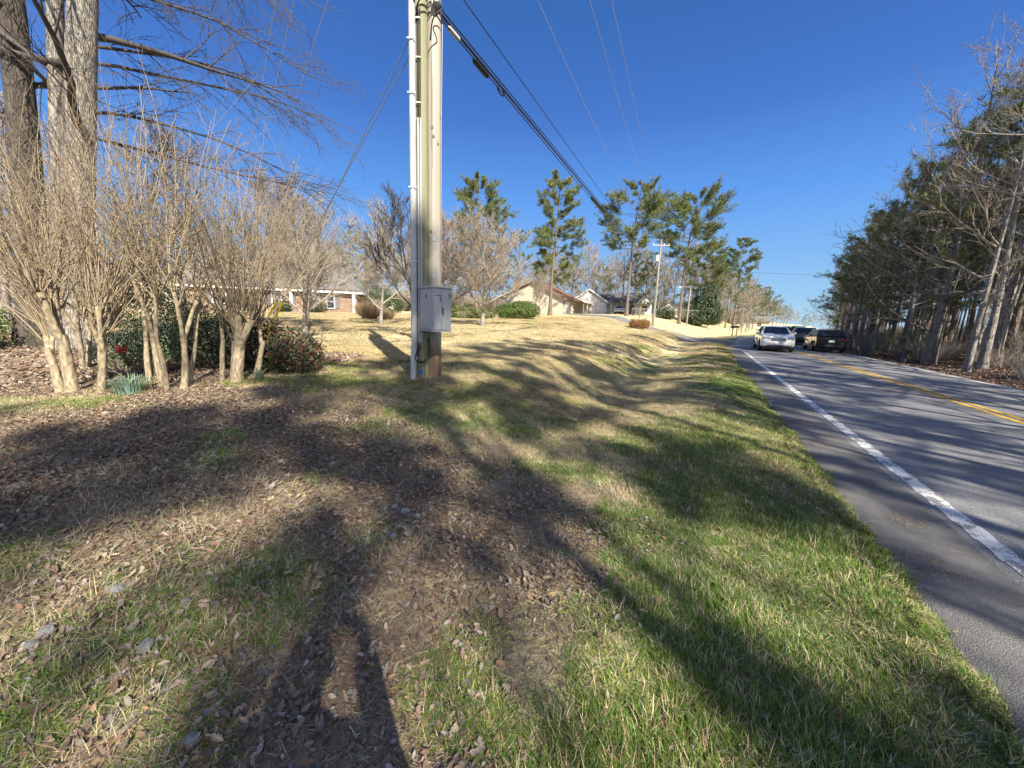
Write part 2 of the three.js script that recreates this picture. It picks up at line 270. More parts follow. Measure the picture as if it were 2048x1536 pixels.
// lays patches over the ground on a jittered grid; TEST gives null or { h, c }
function lay(name, label, category, geos, m, R, d0, d1, a0, a1, test, only) {
  const lists = geos.map(() => []), step = R * 1.12, c = new THREE.Color();
  for (let gx = -d1; gx < d1; gx += step) for (let gz = -d1; gz < 1; gz += step) {
    const x = gx + rr(-.4, .4) * step, z = gz + rr(-.4, .4) * step, d = Math.hypot(x, z), a = THREE.MathUtils.radToDeg(Math.atan2(x, -z)); if (d < d0 || d > d1 || a < a0 || a > a1) continue;
    const o = test(x, z, d); if (!o) continue;
    const e = .12, n = o.flat ? V(0, 1, 0) : V(groundHeight(x - e, z) - groundHeight(x + e, z), 2 * e, groundHeight(x, z - e) - groundHeight(x, z + e)).normalize(), q = new THREE.Quaternion().setFromUnitVectors(UP0, n).multiply(new THREE.Quaternion().setFromAxisAngle(UP0, rr(0, 6.28)));
    lists[Math.floor(rnd() * geos.length)].push([new THREE.Matrix4().compose(V(x, groundHeight(x, z) + (o.y ?? 0), z), q, V(o.s ?? 1, o.h ?? 1, o.s ?? 1)), o.c ?? [1, 1, 1]]);
  }
  lists.forEach((l, k) => { const im = new THREE.InstancedMesh(geos[k], m, l.length); l.forEach(([M, col], i) => { im.setMatrixAt(i, M); im.setColorAt(i, c.setRGB(...col)); }); im.name = numbered(name); im.castShadow = im.receiveShadow = true; tag(im, label, category, null, 'stuff'); scene.add(im); });
}
const UP0 = V(0, 1, 0);
{
  const blade = new THREE.MeshPhysicalMaterial({ color: 0xffffff, vertexColors: true, roughness: .8, specularIntensity: .25, side: THREE.DoubleSide });
  const leafM = new THREE.MeshPhysicalMaterial({ color: 0xffffff, vertexColors: true, roughness: .75, specularIntensity: .4, side: THREE.DoubleSide });
  const greens = [[.115, .195, .032], [.15, .225, .042], [.085, .16, .032], [.205, .24, .06]], straws = [[.54, .45, .26], [.46, .37, .21], [.6, .52, .32], [.38, .295, .18]];
  const browns = [[.235, .16, .11], [.32, .24, .17], [.18, .13, .10], [.39, .315, .23], [.26, .20, .15], [.15, .12, .10], [.31, .19, .12], [.38, .34, .28], [.235, .195, .165], [.21, .135, .095]];
  const tufts = (a, R, n, per, h, lean, w, spread, mixDry) => { for (let k = 0; k < n; k++) { const [x, z] = disc(R), c0 = rnd() < mixDry ? pick(straws) : pick(greens), hh = h * rr(.45, 1.2), base = jit(c0, .2); for (let q = 0; q < per; q++) addBlade(a, x + rr(-spread, spread), z + rr(-spread, spread), hh * rr(.55, 1.15), lean * rr(.2, 1.25), w * rr(.7, 1.3), base.map((v) => v * rr(.85, 1.15))); } };
  // green verge, close, then further off
  const tint = (k) => { const v = 1 + k.n2 * .7; return [v * (1 + k.n3 * .5), v, v]; };
  const verge = [1, 2, 3].map((k) => patchGeo(300 + k, .17, (a, R) => tufts(a, R, 150, 9, .068, .055, .0023, .03, .26)));
  const vergeOK = (x, z) => { const k = cover(x, z); if (k.e < -.06 || (rnd() > k.green * (1.05 + k.n2 * 2) * 1.2 && !(k.e < .22 && rnd() < .8))) return null; return { h: rr(.4, 1.2) * (1 + k.n2 * 1.2) * (k.e > 2.1 ? .6 : 1) * (k.s > 6 ? .7 : 1) * (k.e < .3 ? .75 : 1), c: tint(k) }; };
  seed(3101); lay('grass', 'short green grass along the road verge', 'grass', verge, blade, .17, .0, 7.5, -100, 90, vergeOK);
  const vergeFar = [1, 2].map((k) => patchGeo(310 + k, .4, (a, R) => tufts(a, R, 200, 8, .05, .06, .0055, .05, .14)));
  seed(3102); lay('grass', 'short green grass along the road verge', 'grass', vergeFar, blade, .4, 7.2, 34, -50, 48, vergeOK);
  // dormant lawn
  const lawn = [1, 2].map((k) => patchGeo(320 + k, .3, (a, R) => tufts(a, R, 200, 7, .05, .05, .0034, .05, .9)));
  const lawnOK = (x, z) => { const k = cover(x, z); if (k.e < .5 || rnd() > Math.max(.55 - k.leaf * .5 - k.green * .3, k.straw * 1.2 - k.leaf * .5)) return null; const v = 1 + k.n1 * .35 + k.n2 * .4; return { h: rr(.5, 1.1), c: [v, v * (1 - k.n3 * .2), v * (1 - k.n3 * .35)] }; };
  seed(3103); lay('lawn_grass', 'short dormant straw coloured lawn grass', 'grass', lawn, blade, .3, 2.5, 13, -64, 52, lawnOK);
  const lawnFar = [1, 2].map((k) => patchGeo(330 + k, .9, (a, R) => tufts(a, R, 340, 6, .055, .06, .009, .1, .95)));
  seed(3104); lay('lawn_grass', 'short dormant straw coloured lawn grass', 'grass', lawnFar, blade, .9, 12.5, 46, -58, 42, lawnOK);
  // dry stems among the leaves
  const stems = [1, 2].map((k) => patchGeo(340 + k, .28, (a, R) => { for (let q = 0; q < 40; q++) { const [x, z] = disc(R), c = jit(pick(straws), .25), n = 2 + Math.floor(rnd() * 6); for (let b = 0; b < n; b++) addBlade(a, x + rr(-.03, .03), z + rr(-.03, .03), rr(.02, .11), rr(.05, .19), rr(.0011, .002), c.map((v) => v * rr(.8, 1.15))); } }));
  seed(3105); lay('dry_grass', 'dry bent grass stems among the fallen leaves', 'dry grass', stems, blade, .28, .0, 8, -90, 90, (x, z) => { const k = cover(x, z); if (k.e < .25 || rnd() > .62 + k.n1 * 2.4 + .1 * k.leaf) return null; return { h: rr(.6, 1.15) }; });
  // thatch of broken stems and leaf crumbs under everything
  const crumbs = [1, 2, 3].map((k) => patchGeo(345 + k, .26, (a, R) => { for (let q = 0; q < 560; q++) { const [x, z] = disc(R), t = rr(0, 6.28), l = rr(.01, .055), w = rr(.0007, .0019), c = jit(rnd() < .4 ? pick(straws).map((v) => v * .8) : pick(browns).map((v) => v * .85), .3), d = V(Math.cos(t), rr(-.25, .25), Math.sin(t)), p = V(x, rr(.002, .014), z), s = V(-Math.sin(t), rr(-.5, .5), Math.cos(t)).multiplyScalar(w); a.quad(p.clone().addScaledVector(d, -l / 2).add(s), p.clone().addScaledVector(d, l / 2).add(s), p.clone().addScaledVector(d, l / 2).sub(s), p.clone().addScaledVector(d, -l / 2).sub(s), c); } }));
  seed(3110); lay('dry_grass', 'thatch of broken dry stems and leaf crumbs on the soil', 'dry grass', crumbs, blade, .26, .0, 10, -90, 90, (x, z) => { const k = cover(x, z); return k.e < .0 || rnd() < k.green * 1.1 - .3 ? null : {}; });
  seed(3112); lay('dry_grass', 'dry crumbs and grit washed up along the pavement edge', 'dry grass', crumbs, blade, .26, .5, 12, -10, 66, (x, z) => { const k = cover(x, z); return k.e > -.12 || k.e < -.55 || rnd() > .6 + k.e * 1.2 + k.n2 * 1.5 ? null : { y: .093, flat: true, s: rr(.4, .75), h: .5 }; });
  // fallen leaves
  const litter = [1, 2, 3].map((k) => patchGeo(350 + k, .25, (a, R) => { for (let q = 0; q < 175; q++) { const [x, z] = disc(R), kind = rnd() < .22 ? 'oak' : rnd() < .55 ? 'oval' : 'wide'; addLeaf(a, kind, x, rr(.002, .03), z, kind === 'oak' ? rr(.03, .06) : rr(.012, .038), jit(pick(browns), .28)); } }));
  const leafOK = (x, z, d) => { const k = cover(x, z); if (k.e < .35 || rnd() > k.leaf ** 1.4 * (1.0 + k.n2 * 1.7)) return null; const v = 1 + k.n3 * .6; return { s: rr(.85, 1.15), c: [v, v, v] }; };
  seed(3106); lay('fallen_leaves', 'brown fallen leaves covering the ground by the shrubs', 'leaves', litter, leafM, .25, .0, 9.5, -90, 90, leafOK);
  const litterFar = [1, 2].map((k) => patchGeo(360 + k, .5, (a, R) => { for (let q = 0; q < 130; q++) { const [x, z] = disc(R); addLeaf(a, 'wide', x, rr(.002, .035), z, rr(.05, .1), jit(pick(browns), .28)); } }));
  seed(3107); lay('fallen_leaves', 'brown fallen leaves covering the ground by the shrubs', 'leaves', litterFar, leafM, .5, 9, 20, -60, -10, leafOK);
  const few = [1, 2].map((k) => patchGeo(370 + k, .4, (a, R) => { for (let q = 0; q < 14; q++) { const [x, z] = disc(R); addLeaf(a, rnd() < .6 ? 'oak' : 'oval', x, rr(.01, .04), z, rr(.025, .055), jit(pick(browns), .28).map((v) => v * .85)); } }));
  const sprigs = [1, 2].map((k) => patchGeo(380 + k, .3, (a, R) => tufts(a, R, 12, 8, .07, .06, .0024, .025, .25)));
  seed(3111); lay('grass', 'scattered green grass sprigs growing through the dry leaves', 'grass', sprigs, blade, .3, .0, 8, -90, 80, (x, z) => { const k = cover(x, z); return k.e < .3 || rnd() > .3 + k.n1 * 1.6 + k.n2 ? null : { h: rr(.5, 1.1), c: tint(k) }; });
  seed(3108); lay('fallen_leaves', 'stray fallen leaves lying in the grass', 'leaves', few, leafM, .4, .0, 9, -90, 90, (x, z) => { const k = cover(x, z); return k.e < .2 || rnd() > .45 + k.n1 * 1.4 + k.leaf * .4 ? null : {}; });
  seed(3109); lay('fallen_leaves', 'brown fallen leaves under the wood across the road', 'leaves', litterFar, leafM, .5, 12, 46, 38, 66, (x, z) => { const [s, r] = roadCoords(x, z), d = r - EDGE_R; return d < .45 || d > 14 || rnd() > .9 ? null : { c: [.8, .75, .72] }; });
}

// ---------------------------------------------------------------- trees and shrubs
const barkGrey = mat(rgb(.36, .33, .285), { map: texBark, bumpMap: texBark, bumpScale: .02 });
const barkPale = mat(rgb(.47, .43, .37), { map: texBark, bumpMap: texBark, bumpScale: .015 });
const barkDark = mat(rgb(.125, .11, .10), { map: texBark, bumpMap: texBark, bumpScale: .02 });
const barkPine = mat(rgb(.34, .265, .21), { map: texBark, bumpMap: texBark, bumpScale: .03 });
const barkTan = mat(rgb(.56, .455, .295), { map: rep(texMottle, 1.5, 1.1), bumpMap: rep(texMottle, 1.5, 1.1), bumpScale: .012, roughness: .75 });
const twigTan = mat(rgb(.335, .265, .17), { roughness: .85 });
const twigGrey = mat(rgb(.30, .265, .22)), twigPale = mat(rgb(.35, .295, .23)), twigDark = mat(rgb(.085, .075, .07)), twigRed = mat(rgb(.25, .155, .13));
const leafy = (o = {}) => new THREE.MeshPhysicalMaterial({ color: 0xffffff, vertexColors: true, roughness: .55, specularIntensity: .5, side: THREE.DoubleSide, ...o });
const needleM = leafy({ roughness: .7, specularIntensity: .3 });
const shinyLeaf = leafy({ roughness: .42, specularIntensity: .8 });

const UP = V(0, 1, 0);
// a wandering limb; returns its points and radii
function limb(p, d, len, r0, r1, segs, wander, lift) {
  const pts = [p.clone()], rad = [r0], c = p.clone(), dir = d.clone().normalize();
  for (let k = 1; k <= segs; k++) {
    dir.x += rr(-wander, wander); dir.y += rr(-wander, wander) + lift; dir.z += rr(-wander, wander); dir.normalize();
    c.addScaledVector(dir, len / segs); pts.push(c.clone()); rad.push(mix(r0, r1, Math.pow(k / segs, .8)));
  }
  return { pts, rad, len };
}
const along = (l, t) => { const f = t * (l.pts.length - 1), k = Math.min(l.pts.length - 2, Math.floor(f)), u = f - k; return { p: l.pts[k].clone().lerp(l.pts[k + 1], u), d: V().subVectors(l.pts[k + 1], l.pts[k]).normalize(), r: mix(l.rad[k], l.rad[k + 1], u) }; };
const side = (d, angle, az) => { const a = V().crossVectors(d, Math.abs(d.y) > .9 ? V(1, 0, 0) : UP).normalize(), b = V().crossVectors(a, d); return d.clone().multiplyScalar(Math.cos(angle)).addScaledVector(a, Math.sin(angle) * Math.cos(az)).addScaledVector(b, Math.sin(angle) * Math.sin(az)).normalize(); };

function trunkLine(h, r, lean, wander, segs, top = .12) {
  const pts = [], rad = [], w = [rr(0, 9), rr(0, 9)];
  for (let k = 0; k <= segs; k++) { const t = k / segs; pts.push(V(lean[0] * t * h + Math.sin(t * 4 + w[0]) * wander * t, h * t - (k ? 0 : .25), lean[1] * t * h + Math.cos(t * 3.4 + w[1]) * wander * t)); rad.push(r * (mix(1, top, Math.pow(t, .85)) + .55 * Math.exp(-t * h / .35))); }
  return { pts, rad, len: h };
}
// a leafless tree: { trunk, crown } geometries
function bareTree(o) {
  seed(o.seed); const tr = new Acc(), cr = new Acc(), t0 = trunkLine(o.h, o.r, o.lean ?? [rr(-.03, .03), rr(-.03, .03)], o.wander ?? .25, 14, o.top ?? .08);
  tr.tube(t0.pts, t0.rad, o.sides ?? 9);
  const ga = 2.39996; let az = rr(0, 6);
  for (let i = 0; i < o.limbs; i++) {
    const f = (i + rr(.2, .8)) / o.limbs, t = mix(o.base, .97, Math.pow(f, o.crowd ?? .9)), s = along(t0, t); az += ga + rr(-.4, .4);
    const el = mix(o.el0 ?? .35, 1.15, f) + rr(-.15, .2), L = (o.spread * (1 - .55 * f)) * rr(.7, 1.15), r0 = Math.min(s.r * .62, .018 + L * (o.thick ?? .017));
    const d = V(Math.cos(az) * Math.cos(el), Math.sin(el), Math.sin(az) * Math.cos(el));
    const l = limb(s.p, d, L, r0, r0 * .22, 8, .14, o.lift ?? .05); cr.tube(l.pts, l.rad, 5);
    const nb = Math.max(2, Math.round(o.sub * L / o.spread));
    for (let j = 0; j < nb; j++) {
      const b = along(l, mix(.22, 1, (j + rr(.2, .8)) / nb)), L2 = L * rr(.28, .5) * (1.1 - .35 * j / nb), d2 = side(b.d, rr(.45, .95), rr(0, 6.28)); d2.y += o.sublift ?? .15;
      const l2 = limb(b.p, d2, L2, Math.min(b.r * .7, .02), .005, 5, .16, o.lift ?? .05); cr.tube(l2.pts, l2.rad, 4);
      for (let q = 0; q < o.twig; q++) {
        const c = along(l2, mix(.15, 1, (q + rnd()) / o.twig)), d3 = side(c.d, rr(.35, .9), rr(0, 6.28)); d3.y += (o.sublift ?? .15) * .8;
        const w = o.fat ?? 1, l3 = limb(c.p, d3, L2 * rr(.3, .62), .0065 * w, .0028 * w, 3, .2, o.twiglift ?? .04); cr.tube(l3.pts, l3.rad, 3);
        for (let e = 0; e < (o.fine ?? 0); e++) { const g = along(l3, rr(.1, 1)), d4 = side(g.d, rr(.3, .8), rr(0, 6.28)), l4 = limb(g.p, d4, L2 * rr(.14, .3), .0036 * w, .0018 * w, 1, .2, .03); cr.tube(l4.pts, l4.rad, 3); }
      }
    }
  }
  return { trunk: tr.geo(), crown: cr.geo() };
}
function pineTree(o) {
  seed(o.seed); const tr = new Acc(), br = new Acc(), nd = new Acc(true), t0 = trunkLine(o.h, o.r, o.lean ?? [rr(-.02, .02), rr(-.02, .02)], .3, 14, .1);
  tr.tube(t0.pts, t0.rad, 9);
  const cols = o.cols ?? [[.145, .18, .06], [.19, .22, .08], [.11, .145, .05], [.225, .24, .10]];
  const clump = (p, sz, axis) => {
    const c = pick(cols), k0 = rr(.8, 1.2);
    for (let q = 0; q < (o.needles ?? 26); q++) {
      const d = V(rr(-1, 1), rr(-.55, 1), rr(-1, 1)).addScaledVector(axis, .55).normalize(), L = sz * rr(.6, 1.1), a = side(d, 1.57, rr(0, 6.28)), w = sz * (o.nw ?? .034);
      nd.tri(p.clone().addScaledVector(a, -w).addScaledVector(d, sz * .04), p.clone().addScaledVector(a, w).addScaledVector(d, L * .45), p.clone().addScaledVector(d, L), c.map((x) => x * k0 * rr(.85, 1.15)));
    }
  };
  let az = rr(0, 6);
  for (let i = 0; i < o.limbs; i++) {
    const f = (i + rr(.1, .9)) / o.limbs, t = mix(o.base, .985, f), s = along(t0, t); az += 2.39996 + rr(-.5, .5);
    const prof = o.profile ? o.profile(f) : Math.sin(Math.PI * Math.min(1, .18 + f * .86)) ** .8, L = o.spread * prof * rr(.65, 1.15); if (L < .25) continue;
    const el = mix(o.el0 ?? .05, o.el1 ?? .95, f * f) + rr(-.22, .22), d = V(Math.cos(az) * Math.cos(el), Math.sin(el), Math.sin(az) * Math.cos(el));
    const l = limb(s.p, d, L, Math.min(s.r * .5, .012 + L * .014), .008, 6, .12, .06); br.tube(l.pts, l.rad, 5);
    const nb = Math.max(3, Math.round(L * (o.density ?? 2.4)));
    for (let j = 0; j < nb; j++) {
      const u = mix(.38, 1, (j + rnd()) / nb), b = along(l, u), d2 = side(b.d, rr(.3, .9), rr(0, 6.28)); d2.y += .25; d2.normalize();
      const L2 = L * rr(.16, .38) + .1, l2 = limb(b.p, d2, L2, Math.min(.012, b.r), .005, 3, .15, .08); br.tube(l2.pts, l2.rad, 3);
      const nc = o.clumps ?? 3; for (let q = 0; q < nc; q++) { const c = along(l2, mix(.3, 1, (q + rnd()) / nc)); clump(c.p.addScaledVector(V(rr(-1, 1), rr(-.5, 1), rr(-1, 1)), .07), (o.needle ?? .34) * rr(.75, 1.2), c.d); }
    }
    for (let q = 0; q < 2; q++) clump(l.pts[l.pts.length - 1], (o.needle ?? .34), V(0, .7, 0));
  }
  for (let k = 0; k < (o.snags ?? 4); k++) { const s = along(t0, rr(.3, o.base)), a = rr(0, 6.28), l = limb(s.p, V(Math.cos(a), rr(-.1, .3), Math.sin(a)), rr(.4, 1.2), .02, .008, 3, .1, 0); br.tube(l.pts, l.rad, 4); }
  return { trunk: tr.geo(), branches: br.geo(), needles: nd.geo() };
}
function plantTree(kind, name, label, group, geos, mats, pos, turn = 0, scale = 1) { const t = thing(name, label, kind, pos, turn, group); t.scale.setScalar(scale); for (const [k, g] of Object.entries(geos)) part(k, g, mats[k], t); return t; }
// leaves through the volume of some lobes [x, y, z, rx, ry, rz]
function foliage(sd, lobes, n, size, cols, shell = .55, flat = .4) {
  seed(sd); const a = new Acc(true), vol = lobes.map((l) => l[3] * l[4] + l[4] * l[5] + l[3] * l[5]), tot = vol.reduce((x, y) => x + y, 0);
  for (let k = 0; k < n; k++) {
    let q = rnd() * tot, i = 0; while (q > vol[i] && i < lobes.length - 1) { q -= vol[i]; i++; }
    const [x, y, z, rx, ry, rz] = lobes[i], d = V(rr(-1, 1), rr(-1, 1), rr(-1, 1)); if (d.lengthSq() > 1 || d.lengthSq() < .01) { k--; continue; } d.normalize();
    const lump = 1 + .22 * (vnoise(d.x * 3 + d.z * 2 + i * 7, d.y * 3 + sd) - .5) * 2, f = lump * (1 - shell * rnd() ** 1.8), p = V(x + d.x * rx * f, y + d.y * ry * f, z + d.z * rz * f), s = size * rr(.6, 1.25);
    if (p.y < .03) continue;
    const out = d.clone().multiplyScalar(.8).add(V(rr(-1, 1), rr(-.5, 1), rr(-1, 1)).multiplyScalar(.9)).normalize(), t = side(out, 1.57, rr(0, 6.28)), b = V().crossVectors(out, t), c = pick(cols).map((v) => v * rr(.8, 1.2));
    const A = p.clone().addScaledVector(t, -s * .5), B = p.clone().addScaledVector(b, s * flat * .5).addScaledVector(out, s * .06), Cc = p.clone().addScaledVector(t, s * .5), D = p.clone().addScaledVector(b, -s * flat * .5).addScaledVector(out, s * .06);
    a.tri(A, B, Cc, c); a.tri(A, Cc, D, c);
  }
  return a.geo();
}
function twigBush(sd, n, h, w, r, fork = 4) {
  seed(sd); const a = new Acc();
  for (let k = 0; k < n; k++) {
    const az = rr(0, 6.28), q = Math.sqrt(rnd()), l = limb(V(Math.cos(az) * q * w * .35, -.05, Math.sin(az) * q * w * .35), V(Math.cos(az) * q * w * .9, h * rr(.7, 1), Math.sin(az) * q * w * .9), h * rr(.6, 1.05), r, r * .4, 4, .1, .02); a.tube(l.pts, l.rad, 3);
    for (let j = 0; j < fork; j++) { const b = along(l, rr(.3, 1)), m = limb(b.p, side(b.d, rr(.3, .8), rr(0, 6.28)), h * rr(.15, .4), r * .6, r * .3, 1, .2, .05); a.tube(m.pts, m.rad, 3); }
  }
  return a.geo();
}

// --- the pollarded crape myrtles by the leaf bed
function crapeMyrtle(o) {
  seed(o.seed); const st = new Acc(), wh = new Acc(), tw = new Acc();
  for (const s of o.stems) {   // [x, z, leanx, leanz, height, radius, forks]
    const [x, z, lx, lz, h, r, forks] = s, main = limb(V(x, -.12, z), V(lx, 1, lz), h * .58, r, r * .78, 7, .055, .03); main.rad[0] *= 1.35; main.rad[1] *= 1.12; for (let k = 1; k < 8; k++) main.rad[k] *= rr(.92, 1.1); const heart = along(main, 1).d; main.pts.push(main.pts[7].clone().addScaledVector(heart, r * .45), main.pts[7].clone().addScaledVector(heart, r * .75)); main.rad.push(main.rad[7] * .82, main.rad[7] * .35); st.tube(main.pts, main.rad, 10);
    const heads = [], top = main.pts[7], td = heart;
    for (let f = 0; f < forks; f++) {
      const a = rr(0, 6.28) + f * 6.28 / forks, fd = forks === 1 ? td.clone() : side(td, rr(.18, .42), a); fd.y += .25;
      const fr = r * .78 * (forks === 1 ? .97 : rr(.66, .84)), l = limb(V().copy(top).addScaledVector(td, -.1), fd, h * rr(.38, .5), fr, fr * .82, 6, .09, .05);
      for (let k = 1; k < 7; k++) l.rad[k] *= rr(.9, 1.12); l.rad[5] *= 1.12; l.rad[6] *= 1.35; st.tube(l.pts, l.rad, 8, null, true); heads.push([l.pts[6], along(l, 1).d, l.rad[6]]);
      for (let k = 0; k < 2; k++) { const b = along(l, rr(.4, .9)); heads.push([b.p, side(b.d, .6, rr(0, 6.28)), b.r * .7]); }
    }
    for (const [p, d, hr] of heads) {
      const n = Math.round(o.whips * rr(.8, 1.2) * (hr > .03 ? 1 : .55));
      for (let k = 0; k < n; k++) {
        const az = rr(0, 6.28), sp = Math.abs(rr(-.6, .6) + rr(-.45, .45)), dd = V(Math.cos(az) * sp + d.x * .35 + lx * .5, 1, Math.sin(az) * sp + d.z * .35 + lz * .5), L = o.reach * rr(.3, 1.12) * (1 - .25 * sp), r0 = rr(.005, .0125);
        const q = V(p.x + Math.cos(az) * hr * .7, p.y + rr(-.06, .03), p.z + Math.sin(az) * hr * .7), l = limb(q, dd, L, r0, r0 * .34, 9, .11, .014); wh.tube(l.pts, l.rad, 4);
        const nt = Math.round(L * 3.8);
        for (let j = 0; j < nt; j++) {
          const b = along(l, mix(.28, 1, (j + rnd()) / nt)), d3 = side(b.d, rr(.35, 1.05), rr(0, 6.28)), m = limb(b.p, d3, rr(.18, .7) * (L / 2), Math.min(.0042, b.r * .7), .0018, 3, .13, .05); tw.tube(m.pts, m.rad, 3);
          if (rnd() < .8) { const e = along(m, rr(.3, .9)), f = limb(e.p, side(e.d, rr(.3, .8), rr(0, 6.28)), rr(.08, .28), .0022, .0013, 2, .15, .03); tw.tube(f.pts, f.rad, 3); }
        }
      }
    }
  }
  return { stems: st.geo(), whips: wh.geo(), twigs: tw.geo() };
}
const cmMats = { stems: barkTan, whips: twigTan, twigs: mat(rgb(.25, .195, .13)) };
const cm = (label, pos, o) => plantTree('tree', 'crape_myrtle', label, 'pollarded crape myrtles', crapeMyrtle(o), cmMats, pos);
cm('crape myrtle with four thick tan stems and mossy ground at its foot', onGround(-6.02, -5.05), { seed: 21, whips: 7.5, reach: 2.6, stems: [[-.16, .02, -.12, .05, 1.2, 0.053, 2], [.02, .06, .05, .02, 1.5, 0.076, 3], [.2, -.1, .2, -.1, 1.4, 0.052, 2], [.3, .0, .34, .05, 1.35, 0.047, 2], [.05, -.22, .05, -.3, 1.3, 0.043, 2]] });
cm('crape myrtle with thin straight crowded stems beside the daffodil clump', onGround(-4.98, -5.3), { seed: 22, whips: 7, reach: 2.6, stems: [[-.22, .03, -.05, .02, 1.75, 0.036, 1], [-.08, -.02, -.02, .0, 1.7, 0.041, 2], [.04, .06, .02, .04, 1.6, 0.031, 1], [.2, .0, .2, -.03, 1.6, 0.045, 2], [.12, -.2, .12, -.2, 1.5, 0.034, 1]] });
cm('crape myrtle with one fat leaning stem in front of the dark red-tipped bush', onGround(-4.32, -5.72), { seed: 23, whips: 7.5, reach: 2.45, stems: [[.04, .0, .1, .02, 1.25, 0.090, 3], [-.24, -.05, .02, -.05, 1.35, 0.039, 1], [-.16, -.16, .02, -.1, 1.4, 0.039, 2], [.12, -.22, .24, -.15, 1.3, 0.047, 2]] });
cm('slim crape myrtle standing behind the leaf bed near the big paired trunks', onGround(-7.9, -6.7), { seed: 24, whips: 6, reach: 2.6, stems: [[-.1, .0, -.15, .02, 1.4, 0.052, 2], [.1, .02, .12, .0, 1.5, 0.047, 2], [.0, -.15, .0, -.2, 1.4, 0.043, 2]] });

// --- the large trees at the edge of the yard
{
  const big = bareTree({ seed: 31, h: 15, r: .34, lean: [.172, .0], wander: .12, base: .3, limbs: 12, spread: 4.6, sub: 7, twig: 5, fine: 2, el0: .1, lift: -.03, sides: 16, top: .45, fat: 1.3 });
  plantTree('tree', 'hardwood_tree', 'thick pale ridged trunk, right one of the pair grown together in the yard', 'big yard trees', big, { trunk: mat(rgb(.56, .51, .43), { map: rep(texBark, 2.2, 1.2), bumpMap: rep(texBark, 2.2, 1.2), bumpScale: .03 }), crown: twigDark }, onGround(-10.84, -9.25));
  const twin = bareTree({ seed: 32, h: 14, r: .19, lean: [.172, .0], wander: .1, base: .42, limbs: 8, spread: 3.6, sub: 6, twig: 4, fine: 2, el0: .3, sides: 12, top: .5 });
  plantTree('tree', 'hardwood_tree', 'pale trunk grown close against the thicker ridged trunk', 'big yard trees', twin, { trunk: barkPale, crown: twigDark }, onGround(-11.36, -9.35));
  const dark = bareTree({ seed: 33, h: 15, r: .31, lean: [.128, .01], wander: .15, base: .3, limbs: 12, spread: 3.8, sub: 6, twig: 5, fine: 2, el0: .2, sides: 14, top: .45 });
  plantTree('tree', 'hardwood_tree', 'dark barked trunk standing alone beside the pale pair', 'big yard trees', dark, { trunk: mat(rgb(.15, .125, .10), { map: texBark, bumpMap: texBark, bumpScale: .03 }), crown: twigDark }, onGround(-12.12, -9.5));
  // long drooping limbs reaching over the crape myrtles: a tree further back
  seed(34); const tr = new Acc(), cr = new Acc(), t0 = trunkLine(13, .2, [.11, 0], .2, 12, .3); tr.tube(t0.pts, t0.rad, 10);
  for (let i = 0; i < 17; i++) {
    const s = along(t0, mix(.42, .93, i / 16)), az = rr(-.75, 1.0) + (i % 4 === 3 ? 2.8 : 0), L = rr(4.2, 6.6) * (i > 12 ? .75 : 1), l = limb(s.p, V(Math.cos(az), rr(.0, .25), Math.sin(az)), L, .055, .010, 11, .10, -.045); cr.tube(l.pts, l.rad, 5);
    for (let j = 0; j < 20; j++) {
      const b = along(l, mix(.12, 1, (j + rnd()) / 20)), d2 = side(b.d, rr(.3, .7), rr(0, 6.28)); d2.y -= .12;
      const l2 = limb(b.p, d2, rr(.8, 1.9), .012, .004, 6, .13, -.04); cr.tube(l2.pts, l2.rad, 4);
      for (let q = 0; q < 10; q++) { const c = along(l2, mix(.12, 1, (q + rnd()) / 10)), l3 = limb(c.p, side(c.d, rr(.3, .7), rr(0, 6.28)), rr(.2, .6), .0055, .0026, 3, .16, -.02); cr.tube(l3.pts, l3.rad, 3); for (let e = 0; e < 2; e++) { const g = along(l3, rr(.3, 1)), l4 = limb(g.p, side(g.d, .6, rr(0, 6.28)), rr(.06, .2), .0035, .003, 1, .1, 0); cr.tube(l4.pts, l4.rad, 3); } }
    }
  }
  plantTree('tree', 'weeping_tree', 'slim dark tree whose long drooping bare limbs reach over the crape myrtles', null, { trunk: tr.geo(), crown: cr.geo() }, { trunk: barkDark, crown: twigDark }, onGround(-12.5, -10.7));
}

